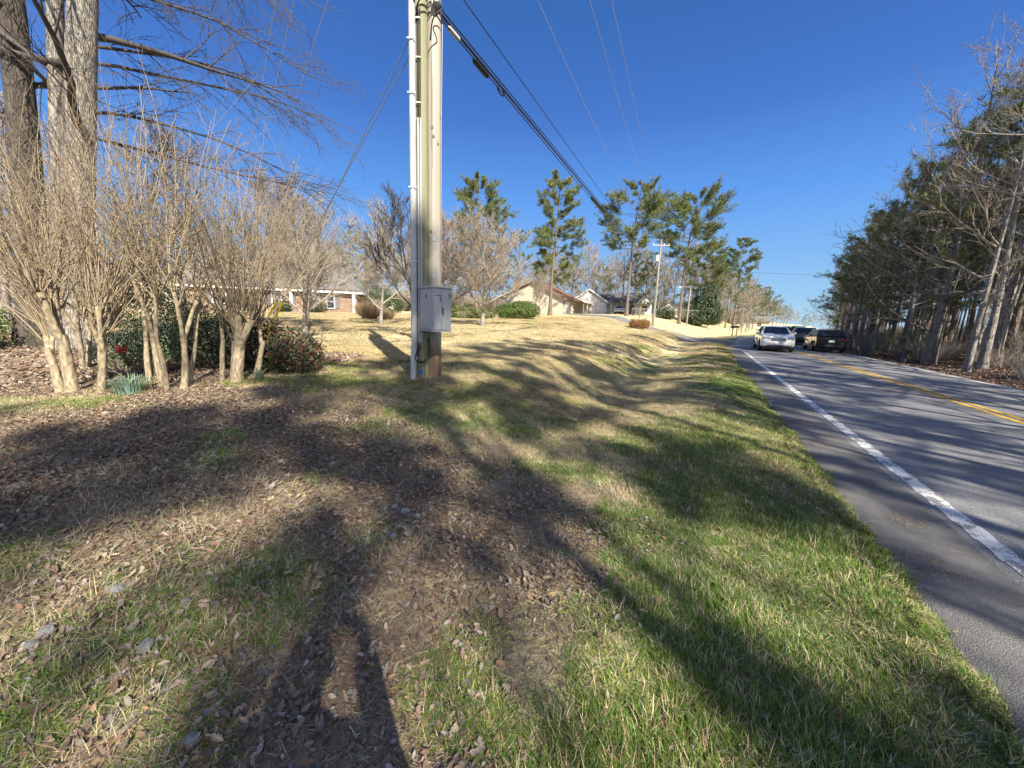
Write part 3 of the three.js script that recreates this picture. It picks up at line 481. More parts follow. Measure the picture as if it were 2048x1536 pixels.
// --- shrubs of the leaf bed
function shrub(name, label, pos, geos, mats, category = 'shrub', group) { return plantTree(category, name, label, group, geos, mats, pos); }
const stemsFor = (sd, n, h, w) => twigBush(sd, n, h, w, .011, 3);
const greensDark = [[.035, .055, .022], [.05, .07, .03], [.028, .042, .02], [.07, .085, .04]];
shrub('red_tip_shrub', 'rounded dark bush with red tipped leaves at the bed corner', onGround(-4.0, -6.55), { stems: stemsFor(41, 30, .8, .6), leaves: foliage(42, [[0, .42, 0, .58, .42, .5], [-.55, .5, -.1, .5, .48, .45], [.3, .34, .1, .42, .34, .4]], 7500, .055, [...greensDark, [.03, .045, .02], [.04, .05, .022], [.16, .035, .025], [.11, .03, .025]], .4, .5) }, { stems: twigDark, leaves: shinyLeaf });
shrub('nandina_shrub', 'loose pale green nandina bush carrying one red berry cluster', onGround(-6.15, -6.15), { stems: stemsFor(43, 40, .6, .5), leaves: foliage(44, [[0, .5, 0, .5, .34, .4], [-.3, .42, .1, .35, .26, .3], [.35, .58, -.05, .36, .32, .3]], 5200, .05, [[.12, .17, .075], [.16, .21, .11], [.08, .12, .05], [.2, .24, .15]], .6, .4), berries: (() => { seed(45); const g = []; for (let k = 0; k < 60; k++) { const b = new THREE.IcosahedronGeometry(.011, 0); b.translate(.12 + rr(-.07, .07), .5 + rr(-.05, .05), .42 + rr(-.05, .05)); g.push(b); } return merged(g); })() }, { stems: twigPale, leaves: shinyLeaf, berries: mat(rgb(.5, .02, .02), { roughness: .35 }) });
for (const [sd, x, z, label, lobes, n] of [
  [46, -5.35, -6.9, 'low dark evergreen shrub behind the thin crape myrtle stems', [[0, .5, 0, .55, .5, .5], [.45, .42, .1, .45, .42, .4]], 5200],
  [47, -7.3, -7.7, 'tall dark evergreen behind the nandina bush', [[0, .85, 0, .7, .85, .6], [.6, .65, .1, .55, .65, .5], [-.2, 1.5, 0, .5, .5, .5]], 8200],
  [48, -6.3, -7.6, 'dark evergreen shrub filling the shade between the crape myrtles', [[0, .6, 0, .6, .6, .55], [.55, .5, 0, .5, .5, .5]], 6000]])
  shrub('evergreen_shrub', label, onGround(x, z), { stems: stemsFor(sd + 50, 24, .9, .6), leaves: foliage(sd, lobes, n, .06, greensDark, .45, .45) }, { stems: twigDark, leaves: shinyLeaf }, 'shrub', 'dark evergreens of the bed');
shrub('aucuba_shrub', 'yellow green broad leaved shrub beside the dark trunk', onGround(-12.6, -8.6), { stems: stemsFor(49, 24, .9, .7), leaves: foliage(50, [[0, .6, 0, .8, .6, .7], [-.9, .55, 0, .7, .55, .6], [.5, .4, .4, .5, .4, .4]], 5200, .1, [[.16, .19, .05], [.11, .15, .04], [.22, .24, .08], [.06, .09, .03]], .5, .42) }, { stems: twigGrey, leaves: shinyLeaf });
function daffodils(sd, n, h, w) { seed(sd); const a = new Acc(true); for (let k = 0; k < n; k++) { const t = rr(0, 6.28), q = Math.sqrt(rnd()) * w, l = rr(.05, .9), px = Math.cos(t), pz = Math.sin(t), hh = h * rr(.6, 1.1), c = [.16, .25, .17].map((v) => v * rr(.75, 1.25)); const at = (f, s) => V(px * (q + l * h * f * f * .8) - pz * .007 * s * (1 - f * .6), hh * (f - .35 * l * f * f), pz * (q + l * h * f * f * .8) + px * .007 * s * (1 - f * .6)); for (let s = 0; s < 4; s++) a.quad(at(s / 4, -1), at(s / 4, 1), at((s + 1) / 4, 1), at((s + 1) / 4, -1), c); } return a.geo(); }
plantTree('plant', 'daffodil_clump', 'spreading clump of blue green daffodil leaves between the crape myrtles', null, { leaves: daffodils(51, 190, .27, .17) }, { leaves: shinyLeaf }, onGround(-5.2, -4.98));
plantTree('plant', 'daffodil_clump', 'small upright clump of daffodil leaves beside the red tipped bush', null, { leaves: daffodils(52, 40, .26, .05) }, { leaves: shinyLeaf }, onGround(-4.02, -5.85));

// --- small bare trees on the lawn
const lawnTree = (name, label, pos, o, m, turn = 0) => plantTree('tree', name, label, null, bareTree(o), m, pos, turn);
lawnTree('ornamental_tree', 'low spreading bare tree with pale crooked limbs behind the red tipped bush', onGround(-7.3, -13.1), { seed: 61, h: 3.4, r: .09, lean: [.12, 0], wander: .3, base: .12, limbs: 14, spread: 3.0, sub: 12, twig: 8, fine: 3, el0: .55, lift: .03, thick: .014, fat: 1.5 }, { trunk: barkPale, crown: twigPale });
lawnTree('ornamental_tree', 'twiggy grey bare tree behind the pale crooked one', onGround(-8.6, -15.5), { seed: 62, h: 5.0, r: .09, base: .12, limbs: 16, spread: 2.7, sub: 10, twig: 8, fine: 3, el0: .75, lift: .08, fat: 1.6 }, { trunk: barkGrey, crown: twigGrey });
lawnTree('ornamental_tree', 'dark bare tree with black knobbly twigs behind the cabinet pole', onGround(-3.75, -14.2), { seed: 63, h: 4.4, r: .085, lean: [-.06, 0], wander: .35, base: .15, limbs: 15, spread: 2.5, sub: 10, twig: 7, fine: 3, el0: .5, lift: .09, thick: .016, fat: 2.0 }, { trunk: barkDark, crown: twigDark });
lawnTree('ornamental_tree', 'broad tan bare tree with a dense round tangle of twigs by the juniper', onGround(-1.9, -22.6), { seed: 64, h: 5.0, r: .13, wander: .3, base: .14, limbs: 21, spread: 3.6, sub: 13, twig: 9, fine: 3, el0: .35, lift: .05, thick: .014, fat: 2.6 }, { trunk: barkPale, crown: twigPale });
lawnTree('ornamental_tree', 'tan bare tree with dense twigs behind the utility pole', onGround(-4.6, -24.5), { seed: 65, h: 5.4, r: .12, wander: .3, base: .16, limbs: 19, spread: 3.2, sub: 12, twig: 9, fine: 3, el0: .4, lift: .07, thick: .014, fat: 2.6 }, { trunk: barkPale, crown: mat(rgb(.34, .265, .205)) });
lawnTree('ornamental_tree', 'grey bare tree between the twiggy tree and the brick house', onGround(-12.6, -20), { seed: 66, h: 6.2, r: .11, base: .16, limbs: 19, spread: 3.2, sub: 12, twig: 8, fine: 3, el0: .7, lift: .08, fat: 2.3 }, { trunk: barkGrey, crown: twigPale });
lawnTree('ornamental_tree', 'grey bare tree behind the crape myrtles in front of the brick house', onGround(-13.5, -15.5), { seed: 67, h: 6.6, r: .11, base: .14, limbs: 19, spread: 3.2, sub: 12, twig: 8, fine: 3, el0: .6, lift: .08, fat: 2.2 }, { trunk: barkGrey, crown: twigGrey });
lawnTree('ornamental_tree', 'tall twiggy bare tree at the far end of the leaf bed', onGround(-17.5, -13), { seed: 68, h: 7.4, r: .12, base: .14, limbs: 20, spread: 3.2, sub: 12, twig: 8, fine: 3, el0: .6, lift: .08, fat: 2.2 }, { trunk: barkGrey, crown: twigPale });
lawnTree('ornamental_tree', 'grey bare tree with fine upright twigs beyond the guy wires', onGround(-10.2, -18.6), { seed: 88, h: 5.6, r: .1, base: .14, limbs: 18, spread: 3.0, sub: 11, twig: 8, fine: 3, el0: .6, lift: .08, fat: 2.2 }, { trunk: barkGrey, crown: twigPale });
lawnTree('ornamental_tree', 'pale bare tree between the dark knobbly tree and the round brown bush', onGround(-7.4, -21), { seed: 89, h: 5.2, r: .1, base: .14, limbs: 18, spread: 2.8, sub: 11, twig: 8, fine: 3, el0: .6, lift: .08, fat: 2.2 }, { trunk: barkPale, crown: twigPale });
lawnTree('young_tree', 'slim pale young tree in front of the beige house gable', onGround(2.6, -40.2), { seed: 69, h: 4.2, r: .05, base: .08, limbs: 20, spread: 1.8, sub: 10, twig: 7, fine: 2, el0: 1.0, lift: .1, fat: 2.7 }, { trunk: barkPale, crown: twigPale });

// --- shrubs on the lawn
shrub('round_shrub', 'clipped brown twiggy round bush near the brick house corner', onGround(-10.4, -27.3), { twigs: twigBush(71, 520, 1.25, 1.05, .008, 7) }, { twigs: mat(rgb(.34, .25, .15)) });
shrub('round_shrub', 'small clipped brown bush touching the larger round one', onGround(-9.1, -27.2), { twigs: twigBush(72, 300, .75, .6, .008, 6) }, { twigs: mat(rgb(.34, .25, .15)) });
const junip = [[.09, .14, .03], [.13, .18, .045], [.06, .095, .025]];
shrub('juniper_shrub', 'wide green juniper in front of the beige house', onGround(.3, -34.6), { stems: stemsFor(73, 20, .8, 1), leaves: foliage(74, [[0, .75, 0, 1.7, .75, 1.1], [-1.1, .6, 0, 1.1, .6, .9], [.9, .8, -.1, 1.1, .75, .9], [.3, 1.1, -.2, .9, .55, .7]], 7200, .2, junip, .35, .3) }, { stems: twigGrey, leaves: leafy() });
shrub('juniper_shrub', 'low yellow green hedge beneath the tan bare trees', onGround(-4.6, -33.5), { stems: stemsFor(75, 20, .6, 1), leaves: foliage(76, [[0, .5, 0, 1.6, .55, .8], [-1.9, .5, 0, 1.4, .5, .8], [1.7, .45, 0, 1.3, .5, .8]], 5600, .17, [[.12, .145, .05], [.16, .17, .06], [.08, .1, .035]], .4, .35) }, { stems: twigGrey, leaves: leafy() });
shrub('red_leaf_shrub', 'rusty leaved bush beside the small post on the lawn edge', onGround(12.3, -37.4), { stems: stemsFor(77, 30, .8, .6), leaves: foliage(78, [[-.45, .5, 0, .6, .5, .5], [.45, .55, 0, .65, .55, .5]], 2600, .13, [[.28, .11, .04], [.2, .075, .03], [.36, .19, .06], [.13, .1, .035]], .6, .5) }, { stems: twigRed, leaves: leafy() });
for (const [x, z, h, w, sd, label] of [[-21.5, -41.2, 1.3, 1.2, 81, 'dark evergreen foundation shrub under the right brick house window'], [-24.6, -40.6, 1.0, .9, 82, 'low dark shrub under the porch of the brick house'], [-29, -40, 1.2, 1.1, 83, 'dark evergreen shrub at the brick house end wall']])
  shrub('foundation_shrub', label, onGround(x, z), { stems: stemsFor(sd, 16, h * .8, w), leaves: foliage(sd + 5, [[0, h * .5, 0, w, h * .55, w * .8]], 3000, .13, [[.05, .07, .03], [.085, .1, .04], [.04, .055, .025]], .4, .45) }, { stems: twigDark, leaves: leafy() }, 'shrub', 'foundation shrubs of the brick house');
shrub('holly_shrub', 'dense green evergreen between the brick house and the white shed', onGround(-16.3, -46), { stems: stemsFor(91, 20, 1.5, 1), leaves: foliage(92, [[0, 1.5, 0, 1.6, 1.5, 1.4], [1.5, 1.1, 0, 1.3, 1.1, 1.2]], 5200, .2, [[.05, .085, .03], [.08, .12, .04], [.035, .06, .02]], .4, .45) }, { stems: twigDark, leaves: leafy() });

// ---------------------------------------------------------------- utility pole with its cabinet and lines
const wire = mat(rgb(.012, .012, .014), { roughness: .5 }), steel = mat(rgb(.5, .5, .5), { roughness: .45, metalness: .6 }), galv = mat(rgb(.36, .37, .38), { roughness: .55, metalness: .3 });
const curveTube = (pts, r, seg = 40, sides = 6) => new THREE.TubeGeometry(new THREE.CatmullRomCurve3(pts), seg, r, sides, false);
const span = (a, b, sag, n = 24) => Array.from({ length: n + 1 }, (_, k) => { const t = k / n; return a.clone().lerp(b, t).add(V(0, -4 * sag * t * (1 - t), 0)); });
function cable(name, label, a, b, sag, r, m = wire, group) { const acc = new Acc(), p = span(a, b, sag); acc.tube(p, p.map(() => r), 5); return tag(part(name, acc.geo(), m, scene), label, 'cable', group); }
const lineM = mat(rgb(.6, .6, .6), { roughness: .5 });
const poleTex = rep(texPole, 1, .5);
const PX = -1.57, PZ = -6.42, PY = groundHeight(PX, PZ), PH = 10.6;
const GX = -1.39, GZ = -6.56;
{
  const lathe = (r0, r1, h) => { const g = new THREE.CylinderGeometry(r1, r0, h + .5, 28, 12); const p = g.attributes.position; for (let k = 0; k < p.count; k++) { const y = p.getY(k), a = Math.atan2(p.getZ(k), p.getX(k)), f = 1 + .018 * Math.sin(a * 3 + y * .8) + .012 * (vnoise(a * 4 + 20, y * 1.3) - .5); p.setX(k, p.getX(k) * f); p.setZ(k, p.getZ(k) * f); } g.computeVertexNormals(); g.translate(0, h / 2 - .25, 0); return g; };
  const green = thing('utility_pole', 'greenish treated utility pole carrying the grey cabinet and white conduit', 'utility pole', [PX, PY, PZ]);
  part('shaft', lathe(.134, .108, PH - 2.6), mat(rgb(.40, .40, .235), { map: poleTex, bumpMap: poleTex, bumpScale: .006 }), green);
  part('conduit', (() => { const a = new Acc(); a.tube([V(-.1, -.2, .21), V(-.078, .6, .172), V(-.074, 4, .165), V(-.07, PH - 3.4, .155)], [.05, .05, .05, .05], 16, null, true); return a.geo(); })(), mat(rgb(.62, .63, .62), { roughness: .5, map: rep(texSmooth, 1, 1) }), green);
  for (const [x, z, h0, h1, r] of [[.0, .152, .55, 4.0, .017], [.037, .145, .55, 4.0, .016]]) part('small_conduit', (() => { const a = new Acc(); a.tube([V(x, h0, z), V(x, h1, z - .015)], [r, r], 10, null, true); return a.geo(); })(), mat(rgb(.42, .43, .44), { roughness: .5 }), green);
  for (const [x, z] of [[-.005, .14], [.015, .14], [.037, .135]]) part('riser_cable', (() => { const a = new Acc(); a.tube([V(x, 3.9, z), V(x + .004, 4.8, z - .005), V(x, 5.45, z - .012)], [.008, .008, .008], 6); return a.geo(); })(), wire, green);
  for (const y of [.35, 1.9, 3.0, 4.3, 5.0]) { part('strap', box(.125, .018, .008, -.07, y, .222), mat(rgb(.62, .62, .6)), green); }
  for (const y of [4.2, 4.8, 5.3]) part('clip', box(.07, .016, .02, .015, y, .15), mat(rgb(.7, .7, .68)), green);
  part('tag', cyl(.038, .038, .008, 16).rotateX(Math.PI / 2).translate(.02, .12, .136), mat(rgb(.02, .12, .42), { roughness: .5 }), green);
  part('cable_loop', curveTube([V(.0, .62, .155), V(-.02, .48, .2), V(-.05, .34, .22), V(.05, .28, .22), V(.14, .32, .2), V(.17, .46, .17), V(.16, .7, .14)], .011, 48, 8), wire, green);
  part('cable_loop', curveTube([V(.037, .62, .15), V(.0, .44, .22), V(.02, .31, .24), V(.1, .32, .22), V(.14, .44, .18), V(.13, .7, .14)], .008, 48, 8), wire, green);

  const grey = thing('utility_pole', 'weathered grey utility pole standing against the greenish one', 'utility pole', [GX, groundHeight(GX, GZ), GZ]);
  part('shaft', lathe(.126, .104, PH), mat(rgb(.58, .535, .45), { map: poleTex, bumpMap: poleTex, bumpScale: .008 }), grey);
  { const q = new Acc(), N = 56; for (let k = 0; k <= N; k++) { const a = k / N * 6.2832, h = .3 + .42 * vnoise(k * .9, 4.2) + (k % 3 ? 0 : .1), r = .131; for (const y of [-.2, h]) q.vert(Math.cos(a) * r, y, Math.sin(a) * r, Math.cos(a), 0, Math.sin(a), k / N, y * .1); } for (let k = 0; k < N; k++) { const o = k * 2; q.i.push(o, o + 1, o + 2, o + 1, o + 3, o + 2); } part('stained_base', q.geo(), mat(rgb(.36, .235, .14), { map: poleTex, bumpMap: poleTex, bumpScale: .006 }), grey); }
  seed(701); for (let k = 0; k < 6; k++) { const y = rr(.9, 5.2), a = rr(.1, 1.9), r = .124 - y * .002; part('knot', new THREE.SphereGeometry(.022, 8, 6).scale(1, 1.4, .45).rotateY(Math.PI / 2 - a).translate(Math.cos(a) * r, y, Math.sin(a) * r), mat(rgb(.2, .16, .12)), grey); }
  part('crossarm', (() => { const g = box(2.4, .11, .09, 0, PH - .5, .16); return g; })(), mat(rgb(.4, .35, .28), { map: poleTex }), grey);
  for (const x of [-1.1, .45, 1.1]) part('insulator', new THREE.LatheGeometry([[.02, 0], [.055, .02], [.03, .05], [.06, .08], [.035, .12], [.0, .14]].map(([a, b]) => new THREE.Vector2(a, b)), 14).translate(x, PH - .44, .16), mat(rgb(.5, .5, .5), { roughness: .3 }), grey);
  part('ground_wire', curveTube([V(.13, 1.2, .02), V(.126, 4, .02), V(.14, 5.4, .03)], .004, 10, 5), steel, grey);
  part('bracket', box(.08, .12, .26, .08, 5.62, .1), galv, grey);
  for (const y of [1.72, 2.3]) part('number_tag', box(.05, .07, .004, .03, y, .124), mat(rgb(.55, .55, .5), { roughness: .4, metalness: .4 }), grey);
  seed(733); for (let k = 0; k < 16; k++) { const y = rr(.6, 3.2), a = rr(.3, 2.2), r = .1235 - y * .002; part('staple', box(.004, .018, .006).rotateY(Math.PI / 2 - a).translate(Math.cos(a) * r, y, Math.sin(a) * r), galv, grey); }
  // slack black loops that wrap both poles below the bundle
  for (const [y0, y1, x0, s] of [[5.3, 5.62, -.28, 0], [5.24, 5.6, -.22, .03], [5.05, 5.42, .0, .04]]) part('wrap_cable', curveTube([V(x0, y0, .2 + s), V(x0 + .08, y0 + .2, .34 + s), V(x0 + .2, y1 - .04, .32 + s), V(.08, y1, .2 + s), V(.14, y1 - .05, .08)], .014 - s * .1, 40, 7), wire, grey);
  for (const [x, y] of [[.0, 5.62], [-.04, 5.7], [.03, 5.74]]) part('red_tape', new THREE.TorusGeometry(.026, .011, 6, 12).rotateY(.6).translate(x, y, .26), mat(rgb(.45, .03, .02)), grey);

  const dataGrime = rep(dataTex(128, (u, v) => { const a = tfbm(u, v, 4, 4), b = tnoise(u * 30, v * 4, 30); return .88 + .22 * (a - .5) + .08 * (b - .5); }), 1.2, .7);
  // cabinet, turned so that one corner faces the camera
  const cab = thing('equipment_cabinet', 'grey metal equipment cabinet strapped to the greenish pole', 'cabinet', [-1.278, 1.34, -6.136], THREE.MathUtils.degToRad(-50));
  const LX = .475, LZ = .32, CH = .65, hx = LX / 2, hz = LZ / 2;
  const metalPaint = (v) => mat(rgb(v, v * 1.03, v * 1.04), { map: dataGrime, roughness: .45, metalness: .1 });
  part('body', rbox(LX - .02, CH, LZ - .02, .008, 0, CH / 2, 0), metalPaint(.5), cab);
  part('lid', rbox(LX + .03, .026, LZ + .03, .008, 0, CH + .013, 0), metalPaint(.58), cab);
  part('base_lip', rbox(LX + .015, .022, LZ + .015, .006, 0, -.011, 0), metalPaint(.5), cab);
  const dA = part('door', rbox(.014, CH - .03, LZ * .44, .004, hx - .006, CH / 2, hz * .55), metalPaint(.53), cab);
  const dB = part('door', rbox(.014, CH - .03, LZ * .52, .004, hx - .006, CH / 2, -hz * .45), metalPaint(.51), cab);
  part('latch', rbox(.02, .11, .02, .005, hx + .006, .30, -.005), mat(rgb(.03, .03, .035), { roughness: .4 }), dB);
  for (const y of [.1, .33, .56]) part('hinge', cyl(.006, .006, .05, 8, hx, y, hz - .004), metalPaint(.4), dA);
  part('front_panel', rbox(LX - .04, CH - .03, .012, .004, 0, CH / 2, hz - .005), metalPaint(.53), cab);
  for (const [x, y] of [[-.19, .04], [.19, .04], [-.19, .61], [.19, .61]]) part('screw', cyl(.006, .006, .005, 8).rotateX(Math.PI / 2).translate(x, y, hz + .002), galv, cab);
  const ink = mat(rgb(.07, .075, .085), { roughness: .7 });
  for (const x of [-.02, .02]) part('printed_mark', box(.012, .07, .003, x, CH - .12, hz + .0025), ink, cab);
  part('printed_mark', box(.04, .01, .003, 0, CH - .12, hz + .0025), ink, cab);
  part('printed_mark', box(.003, .011, .1, hx + .0025, CH - .11, .085), ink, cab); part('printed_mark', box(.003, .05, .011, hx + .0025, CH - .145, .04), ink, cab); part('printed_mark', box(.003, .03, .03, hx + .0025, CH - .19, .04), mat(rgb(.2, .21, .23)), cab); part('printed_mark', box(.003, .011, .025, hx + .0025, CH - .05, .13), ink, cab);
  part('printed_label', box(.003, .075, .035, hx + .0025, CH - .11, -.125), mat(rgb(.2, .21, .23)), cab);
  part('mounting_bracket', box(.08, .5, .2, -hx - .035, CH / 2, -.02), galv, cab);

  // lines
  const P2 = V(16.98, groundHeight(16.98, -46.6), -46.6), A = (y, dx = 0, dz = 0) => V(GX + dx, PY + y, GZ + dz);
  const bA = V(-1.29, 6.06, -6.55), bB = V(P2.x - .14, 7.4, P2.z);
  cable('cable_bundle', 'thickest black cable of the bundle leaving the pole towards the far pole', bA, bB, .05, .022, wire, 'lines along the road');
  cable('lashed_cable', 'black cable running lashed just above the thickest one', V(-1.3, 6.14, -6.55), bB.clone().add(V(.0, .12, 0)), .03, .012, wire, 'lines along the road');
  cable('lashed_cable', 'thin black cable hanging just below the thickest one', V(-1.28, 5.98, -6.53), bB.clone().add(V(0, -.35, .0)), .05, .011, wire, 'lines along the road');
  cable('neutral_wire', 'single thin black wire above the cable bundle', V(-1.3, 6.64, -6.5), bB.clone().add(V(.1, .45, 0)), .12, .009);
  for (const [dx, k] of [[-1.1, 0], [.45, 1], [1.1, 2]]) cable('power_line', 'thin bare power line high above the road side', A(PH - .3, dx, .16), V(P2.x + dx * .8, 10.7, P2.z), .5, .008, galv, 'power lines to the far pole');
  const P0 = V(-42, groundHeight(-42, -60), -60);
  for (const [dx, k] of [[-1.1, 0], [-.55, 1], [.45, 2]]) cable('power_line', 'thin bare power line crossing the sky above the yard trees', A(PH - .3, dx, .16), V(P0.x + dx, P0.y + 10, P0.z), .6, .009, lineM, 'power lines over the yard');
  const on = (t) => span(bA, bB, .05, 400)[Math.round(t * 400)];
  const fit = (name, label, t0, t1, r, drop, m) => { const a = on(t0).add(V(0, drop, .02)), b = on(t1).add(V(0, drop, .02)), acc = new Acc(), q = (f) => a.clone().lerp(b, f); acc.tube([q(0), q(.04), q(.12), q(.88), q(.96), q(1)], [r * .3, r * .7, r, r, r * .7, r * .3], 10, null, true); return tag(part(name, acc.geo(), m, scene), label, 'splice closure'); };
  fit('splice_closure', 'fat black splice closure hung under the cables near the pole', .022, .036, .05, -.1, wire);
  fit('cable_marker', 'pale grey marker sleeve on the cables next to the pole', .006, .013, .035, -.06, mat(rgb(.5, .5, .5)));
  fit('splice_closure', 'long black splice closure hung on the cable bundle far from the pole', .225, .285, .075, -.08, wire);
  { const c = on(.05), d = on(.055).sub(on(.045)).normalize(), g = new THREE.TorusGeometry(.115, .018, 8, 28); g.scale(1.25, .62, 1); const o = part('cable_loop_holder', g, wire, scene); o.position.copy(c).add(V(-.06, -.02, .02)); o.quaternion.setFromUnitVectors(V(1, 0, 0), d); tag(o, 'looped slack of black cable hanging on the bundle', 'cable loop'); }
  // guy wires with yellow guards
  for (const [dx, y, label] of [[0, 5.4, 'upper guy wire with a yellow plastic guard at its foot'], [.28, 5.15, 'lower guy wire with a yellow plastic guard at its foot']]) {
    const g = thing('guy_wire', label, 'guy wire', [-8.05 - dx, groundHeight(-8.05 - dx, -12.05), -12.05], 0, 'guy wires'), a = V(0, -.05, 0), b = V(PX, PY + y, PZ).sub(g.position), acc = new Acc(), ac2 = new Acc(), at = (t) => a.clone().lerp(b, t);
    acc.tube([at(0), at(1)], [.008, .008], 6); part('strand', acc.geo(), galv, g);
    ac2.tube([at(.02), at(.25)], [.03, .026], 8, null, true); part('guard', ac2.geo(), mat(rgb(.72, .56, .03), { roughness: .6 }), g);
  }
  // far pole down the road
  const fp = thing('utility_pole', 'pale utility pole with crossarm and transformer beside the road bend', 'utility pole', [P2.x, P2.y, P2.z]);
  part('shaft', cyl(.17, .11, 10.4, 14, 0, -.3, 0), mat(rgb(.42, .38, .32), { map: poleTex }), fp);
  part('crossarm', box(2, .1, .1, 0, 9.4, .1), mat(rgb(.45, .4, .33)), fp);
  part('transformer', cyl(.22, .22, .7, 14, -.34, 7.6, .1), mat(rgb(.55, .56, .56), { roughness: .5 }), fp);
  for (const x of [-.9, .35, .9]) part('insulator', cyl(.05, .03, .22, 8, x, 9.45, .1), mat(rgb(.6, .6, .6)), fp);
  part('lamp_arm', curveTube([V(0, 7.2, 0), V(.8, 7.6, .2), V(1.6, 7.7, .4)], .03, 10, 6), galv, fp);
  const P3 = V(26.6, groundHeight(26.6, -58.8), -58.8), sp = thing('light_pole', 'short wooden pole with a yard light arm beside the magnolia', 'light pole', [P3.x, P3.y, P3.z]);
  part('shaft', cyl(.11, .08, 6, 10, 0, -.3, 0), mat(rgb(.5, .46, .39), { map: poleTex }), sp); part('lamp_arm', curveTube([V(0, 5.6, 0), V(-.8, 5.75, .1), V(-1.5, 5.7, .2)], .03, 10, 6), galv, sp); part('lamp_head', rbox(.5, .14, .22, .04, -1.7, 5.66, .2), mat(rgb(.6, .6, .6)), sp);
  cable('service_wire', 'service wire from the far pole across the road towards the wood', P2.clone().add(V(0, 7.1, 0)), V(52, 7.2, -36), .6, .012);
  cable('service_wire', 'service wire from the far pole towards the beige house', P2.clone().add(V(0, 6.0, 0)), V(-6, 8.5, -60), .35, .012);
  cable('service_wire', 'second service wire from the far pole towards the beige house', P2.clone().add(V(0, 6.6, 0)), V(-6, 9.3, -60), .35, .012);
  cable('service_wire', 'wire dropping from the far pole to the yard light pole', P2.clone().add(V(0, 7.0, 0)), P3.clone().add(V(0, 5.6, 0)), .3, .01);
}

// ---------------------------------------------------------------- houses
const brickTex = (() => {   // too far away to tell bricks apart
  const cv = document.createElement('canvas'); cv.width = 256; cv.height = 256; const c = cv.getContext('2d'); c.fillStyle = '#b9a793'; c.fillRect(0, 0, 256, 256); seed(800);
  for (let j = 0; j < 16; j++) for (let i = -1; i < 9; i++) { const v = rr(.75, 1.15); c.fillStyle = `rgb(${124 * v | 0},${99 * v | 0},${82 * v | 0})`; c.fillRect(i * 32 + (j % 2) * 16, j * 16, 29, 13); }
  const t = new THREE.CanvasTexture(cv); t.wrapS = t.wrapT = THREE.RepeatWrapping; t.colorSpace = THREE.SRGBColorSpace; t.magFilter = THREE.LinearFilter; return t;
})();
const trimW = mat(rgb(.78, .77, .73), { roughness: .6 }), glassM = mat(rgb(.03, .035, .045), { roughness: .08 }), glassCar = mat(rgb(.015, .02, .03), { roughness: .06 });
const uvMetres = (g, k = 1) => { g = g.index ? g.toNonIndexed() : g; const p = g.attributes.position, n = g.attributes.normal, u = g.attributes.uv; for (let i = 0; i < p.count; i++) { const ax = Math.abs(n.getX(i)), ay = Math.abs(n.getY(i)); u.setXY(i, (ax > .7 ? p.getZ(i) : p.getX(i)) * k, (ay > .7 ? p.getZ(i) : p.getY(i)) * k); } return g; };
const prism = (pts, depth) => { const s = new THREE.Shape(pts.map(([x, y]) => new THREE.Vector2(x, y))), g = new THREE.ExtrudeGeometry(s, { depth, bevelEnabled: false }); return g; };
const slab = (a, b, c, d, th) => { const q = new Acc(), n = V().crossVectors(V().subVectors(b, a), V().subVectors(d, a)).normalize().multiplyScalar(-th), [A, B, C, D] = [a, b, c, d].map((v) => v.clone().add(n)); q.quad(a, b, c, d); q.quad(A, D, C, B); q.quad(a, A, B, b); q.quad(b, B, C, c); q.quad(c, C, D, d); q.quad(d, D, A, a); return q.geo(); };
function window_(parent, w, h, pos, turn = 0, shutters = 0, shutterM) {
  const f = part('window', (() => { const g = merged([box(w + .16, .09, .1, 0, h / 2 + .045, 0), box(w + .2, .09, .14, 0, -h / 2 - .045, .02), box(.09, h, .1, -w / 2 - .04, 0, 0), box(.09, h, .1, w / 2 + .04, 0, 0), box(.05, h, .06, 0, 0, -.02), box(w, .05, .06, 0, 0, -.02)]); return g; })(), trimW, parent);
  f.position.set(...pos); f.rotation.y = turn; part('pane', box(w, h, .03, 0, 0, -.045), glassM, f);
  if (shutters) for (const s of [-1, 1]) part('shutter', box(shutters, h + .1, .05, s * (w / 2 + .1 + shutters / 2), 0, 0), shutterM, f);
}
